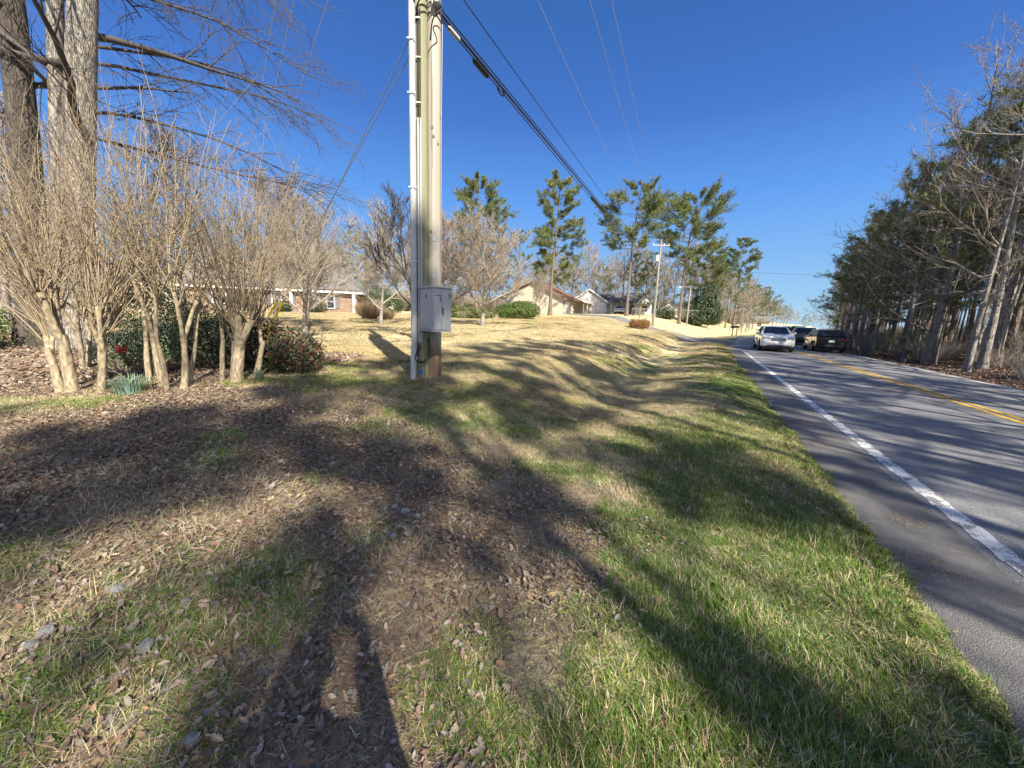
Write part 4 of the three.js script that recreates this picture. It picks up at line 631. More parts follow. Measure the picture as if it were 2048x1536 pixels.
{
  const shingleBrown = mat(rgb(.27, .145, .09), { map: rep(texGround, 1.5, 1.5) }), shingleGrey = mat(rgb(.13, .14, .155), { map: rep(texGround, 1.5, 1.5) }), shingleOld = mat(rgb(.25, .235, .215), { map: rep(texGround, 1.5, 1.5) });
  // beige house
  const H = thing('beige_house', 'beige house with brown shingle roof, broad gable wall and white garage door', 'house', [2.97, groundHeight(4, -64) - .05, -65.2], THREE.MathUtils.degToRad(-23));
  const siding = mat(rgb(.70, .64, .50), { map: rep(texSmooth, .2, 2) });
  part('gable_wall', uvMetres(prism([[-5.3, -.6], [5.3, -.6], [5.3, 2.6], [0, 5.1], [-5.3, 2.6]], .2).translate(0, 0, -.2)), siding, H);
  part('wall', uvMetres(box(.2, 3.2, 12.8, 5.2, 1.0, -6.6)), siding, H); part('wall', uvMetres(box(.2, 3.2, 12.8, -5.2, 1.0, -6.6)), siding, H);
  part('gable_wall', uvMetres(prism([[-5.3, -.6], [5.3, -.6], [5.3, 2.6], [0, 5.1], [-5.3, 2.6]], .2).translate(0, 0, -13.2)), siding, H);
  part('roof', uvMetres(slab(V(0, 5.42, .45), V(6.1, 2.54, .45), V(6.1, 2.54, -13.6), V(0, 5.42, -13.6), .16)), shingleBrown, H);
  const rf = part('roof', uvMetres(slab(V(0, 5.42, -13.6), V(-6.1, 2.54, -13.6), V(-6.1, 2.54, .45), V(0, 5.42, .45), .16)), shingleBrown, H);
  part('chimney', uvMetres(box(.9, 2.2, .8, -4.2, 4.4, -2.4)), mat(0xffffff, { map: brickTex }), rf);
  for (const s of [-1, 1]) part('verge_board', slab(V(0, 5.25, .48), V(s * 6.1, 2.37, .48), V(s * 6.1, 2.37, .42), V(0, 5.25, .42), .2), mat(rgb(.2, .15, .11)), H);
  const gd = part('garage_door', box(.1, 2.15, 3.3, 5.32, 1.1, -2.7), trimW, H);
  for (let k = 0; k < 4; k++) part('panel', box(.03, .42, 3.1, 5.38, .32 + k * .53, -2.7), mat(rgb(.8, .78, .74)), gd);
  for (const z of [-.9, -4.5]) part('door_post', box(.16, 2.5, .16, 5.36, 1.2, z), mat(rgb(.45, .4, .3)), H);
  part('fascia', box(.1, .3, 13.6, 5.95, 2.5, -6.6), mat(rgb(.28, .17, .11)), H);
  window_(H, .9, 1.1, [5.33, 1.5, -7.5], Math.PI / 2); window_(H, .7, 1.0, [-4.55, 1.6, .03]);
  part('porch_roof', uvMetres(slab(V(5.2, 2.7, -6), V(7.6, 2.2, -6), V(7.6, 2.2, -12.8), V(5.2, 2.7, -12.8), .12)), shingleBrown, H); part('porch_post', box(.12, 2.6, .12, 7.4, .85, -6.2), trimW, H); part('porch_post', box(.12, 2.6, .12, 7.4, .85, -9.4), trimW, H);

  // white house with grey roof
  const W = thing('white_house', 'white house with dark grey roof and gabled garage beyond the beige house', 'house', [17.2, groundHeight(17, -70), -73.5], THREE.MathUtils.degToRad(-12));
  const whiteSid = mat(rgb(.78, .77, .73), { map: rep(texSmooth, .2, 2) });
  part('garage_gable', uvMetres(prism([[-6, -.6], [.4, -.6], [.4, 2.4], [-2.8, 4.5], [-6, 2.4]], 6).translate(0, 0, -6)), whiteSid, W);
  part('garage_roof', uvMetres(slab(V(-2.8, 4.75, .3), V(.8, 2.36, .3), V(.8, 2.36, -6.4), V(-2.8, 4.75, -6.4), .15)), shingleGrey, W); part('garage_roof', uvMetres(slab(V(-2.8, 4.75, -6.4), V(-6.4, 2.36, -6.4), V(-6.4, 2.36, .3), V(-2.8, 4.75, .3), .15)), shingleGrey, W);
  for (const s of [-1, 1]) part('verge_board', slab(V(-2.8, 4.6, .36), V(-2.8 + s * 3.6, 2.2, .36), V(-2.8 + s * 3.6, 2.2, .3), V(-2.8, 4.6, .3), .22), trimW, W);
  part('garage_door', box(2.7, 2.1, .1, -1.4, 1.05, .04), mat(rgb(.72, .71, .68)), W);
  part('main_wall', uvMetres(box(8.5, 3.2, 6, 4.6, 1.0, -5)), whiteSid, W);
  part('main_roof', uvMetres(slab(V(-2, 4.3, -4.6), V(9.2, 4.3, -4.6), V(9.2, 2.3, -.6), V(-2, 2.3, -.6), .15)), shingleGrey, W); part('main_roof', uvMetres(slab(V(9.2, 4.3, -4.6), V(-2, 4.3, -4.6), V(-2, 2.3, -8.6), V(9.2, 2.3, -8.6), .15)), shingleGrey, W);
  part('porch_gable', prism([[5.6, 2.1], [8.4, 2.1], [7, 3.75]], .15).translate(0, 0, .5), whiteSid, W); part('porch_roof', uvMetres(slab(V(7, 3.9, .7), V(8.6, 2.05, .7), V(8.6, 2.05, -4), V(7, 3.9, -4), .1)), shingleGrey, W); part('porch_roof', uvMetres(slab(V(7, 3.9, -4), V(5.4, 2.05, -4), V(5.4, 2.05, .7), V(7, 3.9, .7), .1)), shingleGrey, W);
  for (const x of [1.2, 5.7, 8.3]) part('porch_post', box(.16, 2.7, .16, x, .78, .4), trimW, W);
  window_(W, 1.1, 1.2, [3.4, 1.3, -1.97]); window_(W, .9, 1.2, [7.6, 1.3, -1.97]);
  part('front_door', box(.95, 2.05, .08, 5.4, 1, -1.97), mat(rgb(.1, .08, .06)), W);

  // brick house
  const B = thing('brick_house', 'long low brick house with grey hipped roof behind the crape myrtles', 'house', [-27.9, groundHeight(-26, -41) - .1, -41.3], THREE.MathUtils.degToRad(13));
  const brick = mat(0xffffff, { map: rep(brickTex, .5, .5) });
  part('wall', uvMetres(box(20.4, 3.4, 8, 0, .9, -4)), brick, B);
  const e = .55, hx = 10.2 + e, hz0 = e, hz1 = -8 - e, ry = 5.6, rx = 6.2;
  const roof = part('roof', merged([slab(V(-rx, ry, -4), V(rx, ry, -4), V(hx, 2.55, hz0), V(-hx, 2.55, hz0), .18), slab(V(rx, ry, -4), V(-rx, ry, -4), V(-hx, 2.55, hz1), V(hx, 2.55, hz1), .18), (() => { const a = new Acc(); a.tri(V(rx, ry, -4), V(hx, 2.55, hz1), V(hx, 2.55, hz0)); a.tri(V(-rx, ry, -4), V(-hx, 2.55, hz0), V(-hx, 2.55, hz1)); return a.geo(); })()].map((g) => uvMetres(g))), shingleOld, B);
  part('chimney', uvMetres(box(1, 1.8, .8, -4, 5.6, -3.2)), brick, roof);
  part('fascia', box(20.4 + 2 * e, .22, .05, 0, 2.42, hz0 + .03), trimW, B); part('fascia', box(.05, .22, 8 + 2 * e, hx + .03, 2.42, -4), trimW, B);
  for (const x of [9.6, 3.2]) part('porch_column', box(.3, 2.7, .3, x + .3, 1.05, .35), trimW, B);
  const sh = mat(rgb(.16, .15, .15));
  window_(B, 1.5, 1.35, [7.0, 1.35, .06], 0, .45, sh); window_(B, 1.7, 1.35, [2.4, 1.35, .06], 0, .45, sh); window_(B, 1.2, 1.2, [-3.5, 1.4, .06], 0, .4, sh); window_(B, 1.2, 1.2, [-7.6, 1.4, .06], 0, .4, sh);
  part('front_door', box(1, 2.1, .08, -.6, .75, .05), mat(rgb(.2, .05, .04)), B);
  part('porch_step', box(3.2, .35, 1.2, 4.6, -.35, .7), mat(rgb(.42, .2, .14)), B);

  const S = thing('white_shed', 'small white shed behind the bare trees past the brick house', 'shed', [-21, groundHeight(-21, -60), -60], .2);
  part('wall', uvMetres(box(4, 2.6, 3, 0, 1, 0)), whiteSid, S); part('roof', uvMetres(slab(V(-2.3, 3.1, 0), V(2.3, 3.1, 0), V(2.3, 2.2, 1.9), V(-2.3, 2.2, 1.9), .12)), shingleOld, S); part('roof', uvMetres(slab(V(2.3, 3.1, 0), V(-2.3, 3.1, 0), V(-2.3, 2.2, -1.9), V(2.3, 2.2, -1.9), .12)), shingleOld, S);

  const Cc = thing('cream_house', 'distant cream house among slim trunks beside the road', 'house', [60, groundHeight(60, -97), -97], -.5); Cc.scale.setScalar(.62);
  part('wall', uvMetres(box(13, 3.2, 7, 0, 1, 0)), mat(rgb(.62, .55, .40)), Cc); part('roof', uvMetres(slab(V(-7, 4.6, 0), V(7, 4.6, 0), V(7, 2.5, 4.2), V(-7, 2.5, 4.2), .15)), shingleOld, Cc); part('roof', uvMetres(slab(V(7, 4.6, 0), V(-7, 4.6, 0), V(-7, 2.5, -4.2), V(7, 2.5, -4.2), .15)), shingleOld, Cc); window_(Cc, 1.4, 1.2, [-3, 1.3, 3.55]); window_(Cc, 1.4, 1.2, [3, 1.3, 3.55]);

  const G = thing('white_outbuilding', 'small white gabled outbuilding beside the magnolia', 'shed', [29, groundHeight(29, -70), -72], -.3); G.scale.setScalar(.7);
  part('wall', uvMetres(prism([[-2, -.4], [2, -.4], [2, 2], [0, 3.3], [-2, 2]], 4).translate(0, 0, -4)), whiteSid, G); part('roof', uvMetres(slab(V(0, 3.5, .2), V(2.3, 1.95, .2), V(2.3, 1.95, -4.2), V(0, 3.5, -4.2), .1)), shingleOld, G); part('roof', uvMetres(slab(V(0, 3.5, -4.2), V(-2.3, 1.95, -4.2), V(-2.3, 1.95, .2), V(0, 3.5, .2), .1)), shingleOld, G);
}

// ---------------------------------------------------------------- street furniture
{
  const mb = (label, x, z) => { const m = thing('mailbox', label, 'mailbox', onGround(x, z), -.9, 'mailboxes by the road'); part('post', box(.1, 1.2, .1, 0, .5, 0), mat(rgb(.12, .1, .08)), m); const b = new THREE.CylinderGeometry(.12, .12, .5, 14, 1, false, 0, Math.PI).rotateZ(Math.PI / 2).rotateX(-Math.PI / 2); part('box', merged([box(.5, .18, .24, 0, 1.18, 0), new THREE.CylinderGeometry(.12, .12, .5, 14, 1).rotateZ(Math.PI / 2).translate(0, 1.27, 0)]), mat(rgb(.02, .02, .022), { roughness: .4 }), m); part('flag', box(.02, .2, .05, .1, 1.38, .14), mat(rgb(.4, .03, .02)), m); };
  { const [x, z] = roadPoint(62, .2); mb('black mailbox on a post beside the white bare trunk', x, z); } { const [x, z] = roadPoint(58, .3); mb('black mailbox closest to the oncoming white sedan', x, z); }
  const marker = (label, x, z, h, c, r = .03) => { const m = thing('marker_post', label, 'marker post', onGround(x, z)); part('post', cyl(r, r, h + .2, 10, 0, -.2, 0), mat(c, { roughness: .6 }), m); part('cap', cyl(r * 1.25, r * .7, .08, 10, 0, h, 0), mat(c, { roughness: .6 }), m); };
  marker('slim yellow marker post on the lawn before the beige house', 3.1, -38.5, 1.15, rgb(.75, .55, .04));
  marker('dark slim stake next to the juniper', 1.75, -38.3, 1.1, rgb(.1, .07, .05));
  marker('plain brown post rising behind the rusty leaved bush', 12.4, -37.9, 2.1, rgb(.28, .22, .16), .05);
  // chain link fence: posts, rails and mesh
  const F = thing('chain_link_fence', 'low chain link fence in front of the dark carport area', 'fence', onGround(19, -62), -.1), mesh = new Acc();
  for (let k = 0; k <= 6; k++) part('post', cyl(.03, .03, 1.35, 8, k * 1.9, -.1, 0), steel, F);
  part('rail', box(11.4, .04, .04, 5.7, 1.2, 0), steel, F);
  for (let k = -12; k < 114; k++) for (const s of [-1, 1]) { const x0 = k * .1, x1 = x0 + s * 1.1; const a = V(x0, .05, .02 * s), b = V(x1, 1.15, .02 * s); if (Math.min(x0, x1) < 0 || Math.max(x0, x1) > 11.4) continue; mesh.tube([a, b], [.004, .004], 3); }
  part('wire_mesh', mesh.geo(), steel, F).userData.kind = 'stuff';
}

// ---------------------------------------------------------------- woods
const bareMats = { trunk: barkGrey, crown: twigGrey }, paleMats = { trunk: barkPale, crown: twigPale }, pineMats = { trunk: barkPine, branches: barkGrey, needles: needleM };
const WOOD = 'trees of the wood across the road', FARWOOD = 'trees behind the houses';
{
  const first = {}, proto = {
    bare_a: () => ['bare_tree', 'tree', bareTree({ seed: 101, h: 14, r: .17, base: .3, limbs: 13, spread: 4.2, sub: 7, twig: 5, fine: 2, el0: .3, lift: .05, fat: 1.9 }), bareMats],
    bare_b: () => ['bare_tree', 'tree', bareTree({ seed: 102, h: 12.5, r: .14, base: .2, limbs: 13, spread: 4.6, sub: 7, twig: 5, fine: 2, el0: .1, lift: .04, fat: 1.9 }), paleMats],
    bare_c: () => ['bare_tree', 'tree', bareTree({ seed: 103, h: 13, r: .13, base: .35, limbs: 12, spread: 3.2, sub: 7, twig: 5, fine: 2, el0: .5, lift: .08, fat: 1.9 }), { trunk: barkPale, crown: twigRed }],
    slim_a: () => ['slim_tree', 'tree', bareTree({ seed: 104, h: 10.5, r: .075, base: .4, limbs: 8, spread: 1.9, sub: 4, twig: 3, fine: 1, el0: .5, sides: 6, fat: 2 }), paleMats],
    slim_b: () => ['slim_tree', 'tree', bareTree({ seed: 105, h: 9, r: .055, base: .3, limbs: 8, spread: 1.8, sub: 4, twig: 3, fine: 1, el0: .4, sides: 6, fat: 2 }), bareMats],
    pine_a: () => ['pine_tree', 'tree', pineTree({ seed: 106, h: 14.5, r: .19, base: .42, limbs: 30, spread: 3.0, clumps: 5, density: 3.0, needle: .33, needles: 14, nw: .052 }), pineMats],
    pine_b: () => ['pine_tree', 'tree', pineTree({ seed: 107, h: 13, r: .16, base: .2, limbs: 38, spread: 3.3, clumps: 5, density: 2.5, needle: .33, needles: 14, nw: .052, el0: -.1 }), pineMats],
    pine_c: () => ['pine_tree', 'tree', pineTree({ seed: 108, h: 15, r: .2, base: .52, limbs: 26, spread: 3.1, clumps: 5, density: 3.1, needle: .31, needles: 14, nw: .052 }), pineMats],
    far_a: () => ['bare_tree', 'tree', bareTree({ seed: 112, h: 13.5, r: .18, base: .25, limbs: 15, spread: 4.4, sub: 9, twig: 6, fine: 1, el0: .4, lift: .07, fat: 6.5, sides: 6 }), bareMats],
    far_b: () => ['bare_tree', 'tree', bareTree({ seed: 113, h: 12, r: .16, base: .2, limbs: 15, spread: 4.8, sub: 9, twig: 6, fine: 1, el0: .35, lift: .06, fat: 6.5, sides: 6 }), paleMats],
    far_c: () => ['bare_tree', 'tree', bareTree({ seed: 114, h: 12.5, r: .15, base: .25, limbs: 15, spread: 4.0, sub: 9, twig: 6, fine: 1, el0: .5, lift: .08, fat: 6.5, sides: 6 }), { trunk: barkPale, crown: twigRed }],
    pine_d: () => ['pine_tree', 'tree', pineTree({ seed: 117, h: 15, r: .19, base: .72, limbs: 24, spread: 2.8, clumps: 5, density: 3.2, needle: .34, needles: 14, nw: .052, snags: 8 }), pineMats],
    sapling: () => ['pine_sapling', 'tree', ((q) => ({ trunk: merged([q.trunk, q.branches]), needles: q.needles }))(pineTree({ seed: 109, h: 1.9, r: .03, base: .1, limbs: 16, spread: .8, clumps: 2, density: 5, needle: .2, needles: 12, snags: 0, cols: [[.15, .2, .05], [.12, .16, .04], [.2, .24, .07]] })), pineMats],
    brush: () => ['thicket_bush', 'shrub', { twigs: twigBush(110, 90, 2.2, 1.4, .011, 6) }, { twigs: twigGrey }],
    far_brush: () => ['thicket_bush', 'shrub', { twigs: twigBush(115, 150, 3.4, 2.6, .03, 5) }, { twigs: twigPale }],
    far_green: () => ['evergreen_bush', 'shrub', { leaves: foliage(116, [[0, 1.3, 0, 1.6, 1.3, 1.4], [1.3, 1, 0, 1.3, 1, 1.1], [-1.2, .9, .2, 1.2, .9, 1.1]], 2600, .3, [[.05, .075, .03], [.075, .105, .04], [.04, .06, .025]], .4, .4) }, { leaves: leafy() }],
    brush_b: () => ['thicket_bush', 'shrub', { twigs: twigBush(111, 110, 1.5, 1.3, .009, 6) }, { twigs: twigPale }],
  };
  const put = (kind, label, group, x, z, scale) => {
    if (!first[kind]) { const [name, cat, geos, mats] = proto[kind](); first[kind] = { name, cat, geos, mats }; }
    const f = first[kind]; seed(Math.round(x * 131 + z * 977) + 50000); const t = plantTree(f.cat, f.name, label, group, f.geos, f.mats, onGround(x, z, -.05), rr(0, 6.28), 1); const k = scale ?? rr(.85, 1.12); t.scale.set(k * rr(.92, 1.08), k, k * rr(.92, 1.08)); return t;
  };
  const woodLabel = { bare_a: 'tall bare grey hardwood', bare_b: 'spreading bare pale barked tree', bare_c: 'bare tree with reddish twigs', pine_a: 'tall pine with high crown', pine_b: 'low branched bushy pine', pine_c: 'small crowned pine', pine_d: 'tufted bare trunked pine', slim_a: 'slim pale trunk', slim_b: 'slim grey trunk', sapling: 'small bright green pine seedling', brush: 'leafless grey thicket', brush_b: 'leafless tan thicket', far_brush: 'tall leafless thicket' };
  const woodSpot = (s, r) => `${r < 13.5 ? 'at the wood edge' : r < 22 ? 'inside the wood' : 'deep in the wood'} ${s < 22 ? 'beside the person with the phone' : s < 30 ? 'before the white sedan' : s < 38 ? 'level with the white sedan' : s < 55 ? 'past the black utility car' : s < 80 ? 'near the far black car' : 'beyond the far black car'}`;
  const wood = (kind, s, r, k) => { if (s > 22.5 && kind !== 'sapling' && !kind.startsWith('brush')) k *= 1.16; const [x, z] = roadPoint(s, r); put(kind, `${woodLabel[kind]} ${woodSpot(s, r)}`, WOOD, x, z, k); };
  // in view, from the right edge of the picture to the bend
  for (const a of [['bare_b', 25.2, 11.4, 1.0], ['pine_b', 27.5, 13.2, .98], ['bare_a', 29, 11.2, .95], ['pine_a', 30.5, 14.5, .95], ['bare_b', 32, 11.0, .92], ['bare_c', 34, 12.2, .9], ['pine_a', 35.5, 13.8, .88], ['pine_b', 38, 11.9, .85], ['bare_a', 40, 11.4, .8], ['pine_c', 41.5, 13.6, .82], ['bare_c', 43, 11.1, .8], ['pine_b', 45, 12.2, .78], ['bare_b', 47, 11.3, .72], ['pine_a', 49.5, 12.6, .74], ['pine_b', 53, 11.4, .72], ['bare_c', 56, 11.6, .7], ['pine_a', 60, 12, .7], ['bare_a', 62, 14, .7], ['pine_b', 66, 11.6, .66], ['bare_b', 70, 12.5, .68], ['pine_a', 76, 12, .66], ['bare_c', 83, 12.4, .66], ['pine_b', 90, 12, .66], ['bare_a', 100, 13, .68], ['pine_a', 112, 13, .7], ['bare_b', 125, 13, .7], ['pine_b', 140, 13, .7], ['bare_a', 160, 13, .7]]) wood(...a);
  for (const a of [['pine_a', 27, 17, 1.0], ['bare_a', 31, 19, 1], ['pine_c', 34, 17.5, 1], ['bare_b', 37, 18, .95], ['pine_b', 41, 17, .95], ['bare_a', 45, 18, .9], ['pine_a', 50, 17, .9], ['pine_c', 57, 18, .85], ['bare_b', 29, 23, 1.1], ['pine_b', 36, 24, 1.05], ['bare_a', 43, 24, 1], ['pine_a', 52, 24, 1], ['pine_a', 33, 30, 1.1], ['bare_b', 46, 31, 1.1], ['pine_b', 30, 15.5, .9], ['pine_b', 33.5, 16, .9], ['pine_b', 43, 14.5, .9], ['pine_a', 39, 15.2, .95], ['pine_b', 47.5, 15.5, .9], ['pine_b', 55, 14.5, .85], ['pine_b', 61, 15, .8], ['pine_a', 70, 16, .8], ['pine_b', 40, 21, 1.1], ['pine_b', 34, 21, 1.1], ['pine_b', 48, 21, 1.1], ['pine_b', 28.5, 19, 1.1], ['bare_c', 64, 20, .9]]) wood(...a);
  for (const [k, b] of [['bare_b', 24.3, 10.6, .86], ['bare_b', 30.4, 10.5, .7], ['pine_b', 33.2, 11.2, .8], ['bare_b', 36.4, 10.6, .66], ['pine_b', 39, 10.9, .76], ['pine_a', 44.5, 11, .7], ['bare_b', 50.5, 10.7, .58], ['bare_c', 54, 10.6, .62], ['bare_b', 58, 10.8, .6], ['bare_b', 64, 11, .56], ['bare_c', 73, 11, .56]].map((q) => [q[0], q.slice(1)])) wood(k, ...b);
  // the pale barked tree that tops the wood
  plantTree('tree', 'pale_hardwood', 'tall pale limbed bare tree rising above the rest of the wood', null, bareTree({ seed: 121, h: 15.5, r: .2, lean: [-.02, 0], base: .42, limbs: 13, spread: 4.6, sub: 8, twig: 6, fine: 2, el0: .75, lift: .1, thick: .02, fat: 1.7 }), { trunk: barkPale, crown: mat(rgb(.5, .46, .4)) }, onGround(...(([x, z]) => [x, z])(roadPoint(26.6, 12.4))));
  plantTree('tree', 'leaning_oak', 'crooked dark limbed tree sweeping low limbs over the wood edge', null, bareTree({ seed: 122, h: 9.5, r: .17, lean: [-.05, .02], wander: .5, base: .16, limbs: 12, spread: 5.2, sub: 9, twig: 6, fine: 2, el0: .1, lift: .02, thick: .018, fat: 1.6 }), { trunk: barkGrey, crown: twigDark }, onGround(...roadPoint(28, 10.6)));
  seed(130);
  for (let k = 0; k < 150; k++) { const s = rr(22, 72), r = 11 + 26 * rnd() ** 1.25; wood(rnd() < .55 ? 'slim_a' : 'slim_b', s, r, rr(.75, 1.15) * (s > 45 ? .82 : 1)); seed(131 + k * 17); }
  seed(140);
  for (let k = 0; k < 84; k++) { seed(1400 + k * 31); const s = 20 + 58 * (k % 46 + rnd()) / 46, r = k < 46 ? rr(10.6, 15) : rr(16, 30); wood(rnd() < .5 ? 'brush' : 'brush_b', s, r, rr(.5, .95) * (k < 46 ? 1 : 1.5)); }
  for (let k = 0; k < 20; k++) { seed(3500 + k * 11); wood(k % 3 ? 'pine_b' : 'bare_a', 18 + k * 4 + rr(-1.5, 1.5), rr(34, 46), rr(1, 1.25)); }
  for (const [s, r, k] of [[30.5, 10.5, .75], [29.6, 10.7, 1.0], [31.4, 10.9, .7], [36, 10.8, .8], [43, 10.6, .7]]) wood('sapling', s, r, k);
  // the part of the wood beside and behind the camera, whose shadows cross the road and the verge
  const row = ['bare_a', 'slim_a', 'bare_b', 'pine_d', 'bare_c', 'slim_b', 'bare_a', 'pine_a', 'slim_a', 'bare_b', 'bare_c', 'pine_c'];
  for (let k = 0; k < 27; k++) { if (k === 15) continue; seed(2500 + k * 7); wood(row[k % 12], 22 - k * 1.95 + rr(-.5, .5), 10.9 + rr(0, 1.6), rr(.98, 1.16)); }
  for (const a of [['pine_d', -6.7, 11.5, 1.07], ['pine_d', -12.4, 11.2, 1.2], ['pine_d', -6.3, 11.0, 1.18], ['pine_d', -2.6, 11.7, 1.27], ['pine_c', -12.4, 11.6, 1.16], ['bare_b', -10.4, 11, 1.2], ['pine_c', -14.6, 12, 1.12], ['pine_d', 1.6, 11.5, 1.25], ['pine_a', -16.5, 12, 1.1], ['pine_b', 9, 12, 1.1]]) wood(...a);
  for (let k = 0; k < 17; k++) { seed(2700 + k * 7); wood(['pine_a', 'bare_a', 'bare_b', 'pine_c', 'bare_c'][k % 5], 24 - k * 3.2 + rr(-.8, .8), 14.5 + rr(0, 3), rr(1.05, 1.22)); }

  // pines on the lawns by the houses
  const lawnPine = (label, x, z, o, k = 1) => plantTree('tree', 'lawn_pine', label, 'big pines on the lawns', pineTree(o), pineMats, onGround(x, z, -.05), 0, k);
  lawnPine('layered pine with flat tiers standing in front of the beige house', 4.72, -50.9, { seed: 151, h: 16.6, r: .27, lean: [.012, 0], base: .28, limbs: 62, spread: 3.4, clumps: 7, el1: .5, density: 3.8, needle: .43, needles: 17, nw: .04, el0: -.2, snags: 2, profile: (f) => (f < .3 ? .62 : 1.05 - .75 * (f - .3)) });
  lawnPine('tall pine with airy rounded crown next to the far utility pole', 16.0, -54.8, { seed: 152, h: 18, r: .25, lean: [.02, 0], base: .5, limbs: 48, spread: 5.0, clumps: 7, el1: .5, density: 3.2, needle: .43, needles: 17, nw: .04, el0: .0 });
  lawnPine('tall pine with bushy mop crown and bare trunk beside the magnolia', 25.4, -58.8, { seed: 153, h: 17.6, r: .25, lean: [.012, 0], base: .52, limbs: 51, spread: 4.3, clumps: 7, el1: .5, density: 3.5, needle: .43, needles: 17, nw: .04, el0: .1, profile: (f) => .45 + .75 * Math.sin(Math.PI * Math.min(1, .1 + f * .82)) });
  lawnPine('pine top showing above the tan bare trees', -5.3, -53, { seed: 154, h: 18, r: .25, base: .5, limbs: 51, spread: 4, clumps: 7, el1: .5, density: 3.5, needle: .43, needles: 17, nw: .04, el0: -.05 });
  lawnPine('slender dark topped pine above the slim white trunks', 43.7, -76, { seed: 155, h: 17.5, r: .22, base: .5, limbs: 41, spread: 3.8, clumps: 7, el1: .5, density: 3.2, needle: .43, needles: 17, nw: .04 });
  lawnPine('shorter full pine behind the short light pole', 34.7, -71, { seed: 156, h: 14.5, r: .22, base: .35, limbs: 46, spread: 3.8, clumps: 7, el1: .5, density: 3.2, needle: .43, needles: 17, nw: .04 });
  // magnolia
  plantTree('tree', 'magnolia_tree', 'dense dark green magnolia behind the short light pole', null, { trunk: (() => { const a = new Acc(); a.tube([V(0, -.2, 0), V(0, 5, 0)], [.2, .08], 8); return a.geo(); })(), leaves: foliage(160, [[0, 2.6, 0, 2.6, 2.6, 2.3], [.4, 4.6, 0, 1.9, 2.2, 1.8], [-1.2, 1.6, .4, 1.8, 1.6, 1.6], [1.4, 1.8, .3, 1.7, 1.8, 1.6]], 9500, .32, [[.035, .06, .022], [.055, .085, .03], [.025, .045, .018]], .35, .45) }, { trunk: barkGrey, leaves: shinyLeaf }, onGround(30.6, -62.6));
  // background trees behind and between the houses
  const backLabel = { far_a: 'bare grey tree', far_b: 'bare pale tree', far_c: 'bare reddish tree', pine_a: 'high crowned pine', pine_b: 'bushy pine', pine_c: 'small crowned pine', slim_a: 'slim pale trunk', far_brush: 'leafless thicket', far_green: 'dark evergreen bush' };
  const backSpot = (x, z) => { const [s, r] = roadCoords(x, z); return s > 74 && r > -18 ? (s > 150 ? 'at the far end of the road' : s > 105 ? 'by the road beyond the cream house' : 'by the road near the cream house') : z > -40 ? 'beyond the big paired yard trunks' : x < -14 ? (z > -66 ? 'close behind the brick house' : 'far behind the brick house') : x < -3 ? 'between the brick house and the beige house' : x < 12 ? 'behind the beige house' : x < 27 ? 'behind the white house' : 'behind the magnolia'; };
  const back = (kind, x, z, k) => put(kind, `${backLabel[kind]} ${backSpot(x, z)}`, FARWOOD, x, z, k);
  for (let k = 0; k < 96; k++) { seed(4100 + k * 17); const az = mix(-60, 32, (k + rnd()) / 96), d = rr(62, 90), x = Math.tan(THREE.MathUtils.degToRad(az)) * d * .92; if (roadCoords(x, -d)[1] > -7 || Math.hypot(x - 3, d - 66) < 12 || Math.hypot(x - 18, d - 75) < 10) continue; back(k % 3 ? 'far_brush' : 'far_green', x, -d, rr(.8, 1.35)); }
  for (let k = 0; k < 34; k++) { seed(4400 + k * 17); wood('far_brush', 16 + 2.4 * k + rr(-1, 1), rr(27, 40), rr(.9, 1.3)); }
  const kinds = ['far_a', 'pine_a', 'far_b', 'far_c', 'pine_b', 'far_a', 'pine_c', 'far_b'];
  for (let k = 0; k < 84; k++) { seed(1700 + k * 13); const az = mix(-58, 33, (k + rnd() * .8) / 84), d = rr(70, 100), x = Math.tan(THREE.MathUtils.degToRad(az)) * d * .9, z = -d; if (roadCoords(x, z)[1] > -6) continue; back(az > 2 && az < 20 && k % 3 ? 'far_b' : kinds[k % 8], x, z, rr(.8, 1.15)); }
  for (const [kind, x, z, k] of [['far_a', -26, -56, .62], ['far_b', -33, -54, .7], ['pine_a', -38, -58, .75], ['far_c', -45, -50, .75], ['far_b', -50, -44, .75], ['pine_b', -24, -62, .62], ['far_b', -12, -58, .6], ['far_a', -4, -76, .8], ['pine_a', 12, -82, .8], ['far_b', 20, -84, .75], ['far_a', 8, -86, .9], ['pine_b', 23, -68, .72], ['far_a', 26, -76, .8], ['pine_a', 20.5, -66, .72], ['far_b', 31, -80, .8], ['pine_b', 18, -80, .8], ['pine_c', 27, -84, .9], ['far_b', -40, -36, .85], ['far_a', -46, -30, .8], ['far_c', -34, -28, .7], ['far_b', -29, -22, .75], ['far_a', -38, -20, .9], ['far_b', -24, -17, .75], ['pine_b', -44, -24, .8]]) back(kind, x, z, k);
  for (const [s, r, kind, k] of [[78, -3.5, 'slim_a', 1], [80.5, -2, 'slim_a', 1.15], [84, -3, 'slim_a', 1], [88, -2.4, 'far_b', .8], [92, -4, 'slim_a', 1.2], [96, -3, 'far_b', .85], [86, -7, 'slim_a', 1.1], [90, -9, 'far_a', .9], [82, -8, 'slim_a', 1], [101, -5, 'far_a', .8], [108, -4, 'pine_b', .85], [116, -5, 'pine_b', .85], [124, -4, 'far_c', .8], [132, -5, 'pine_b', .8], [142, -5, 'pine_a', .8], [150, -6, 'far_b', .8], [160, -5, 'far_a', .75], [172, -6, 'pine_b', .75], [185, -6, 'far_a', .75], [200, -6, 'far_b', .75], [216, -6, 'pine_b', .8], [232, -6, 'far_a', .8], [104, -12, 'pine_a', .9], [114, -13, 'far_a', .95], [128, -13, 'pine_a', .9]]) { const [x, z] = roadPoint(s, r); back(kind, x, z, k); }
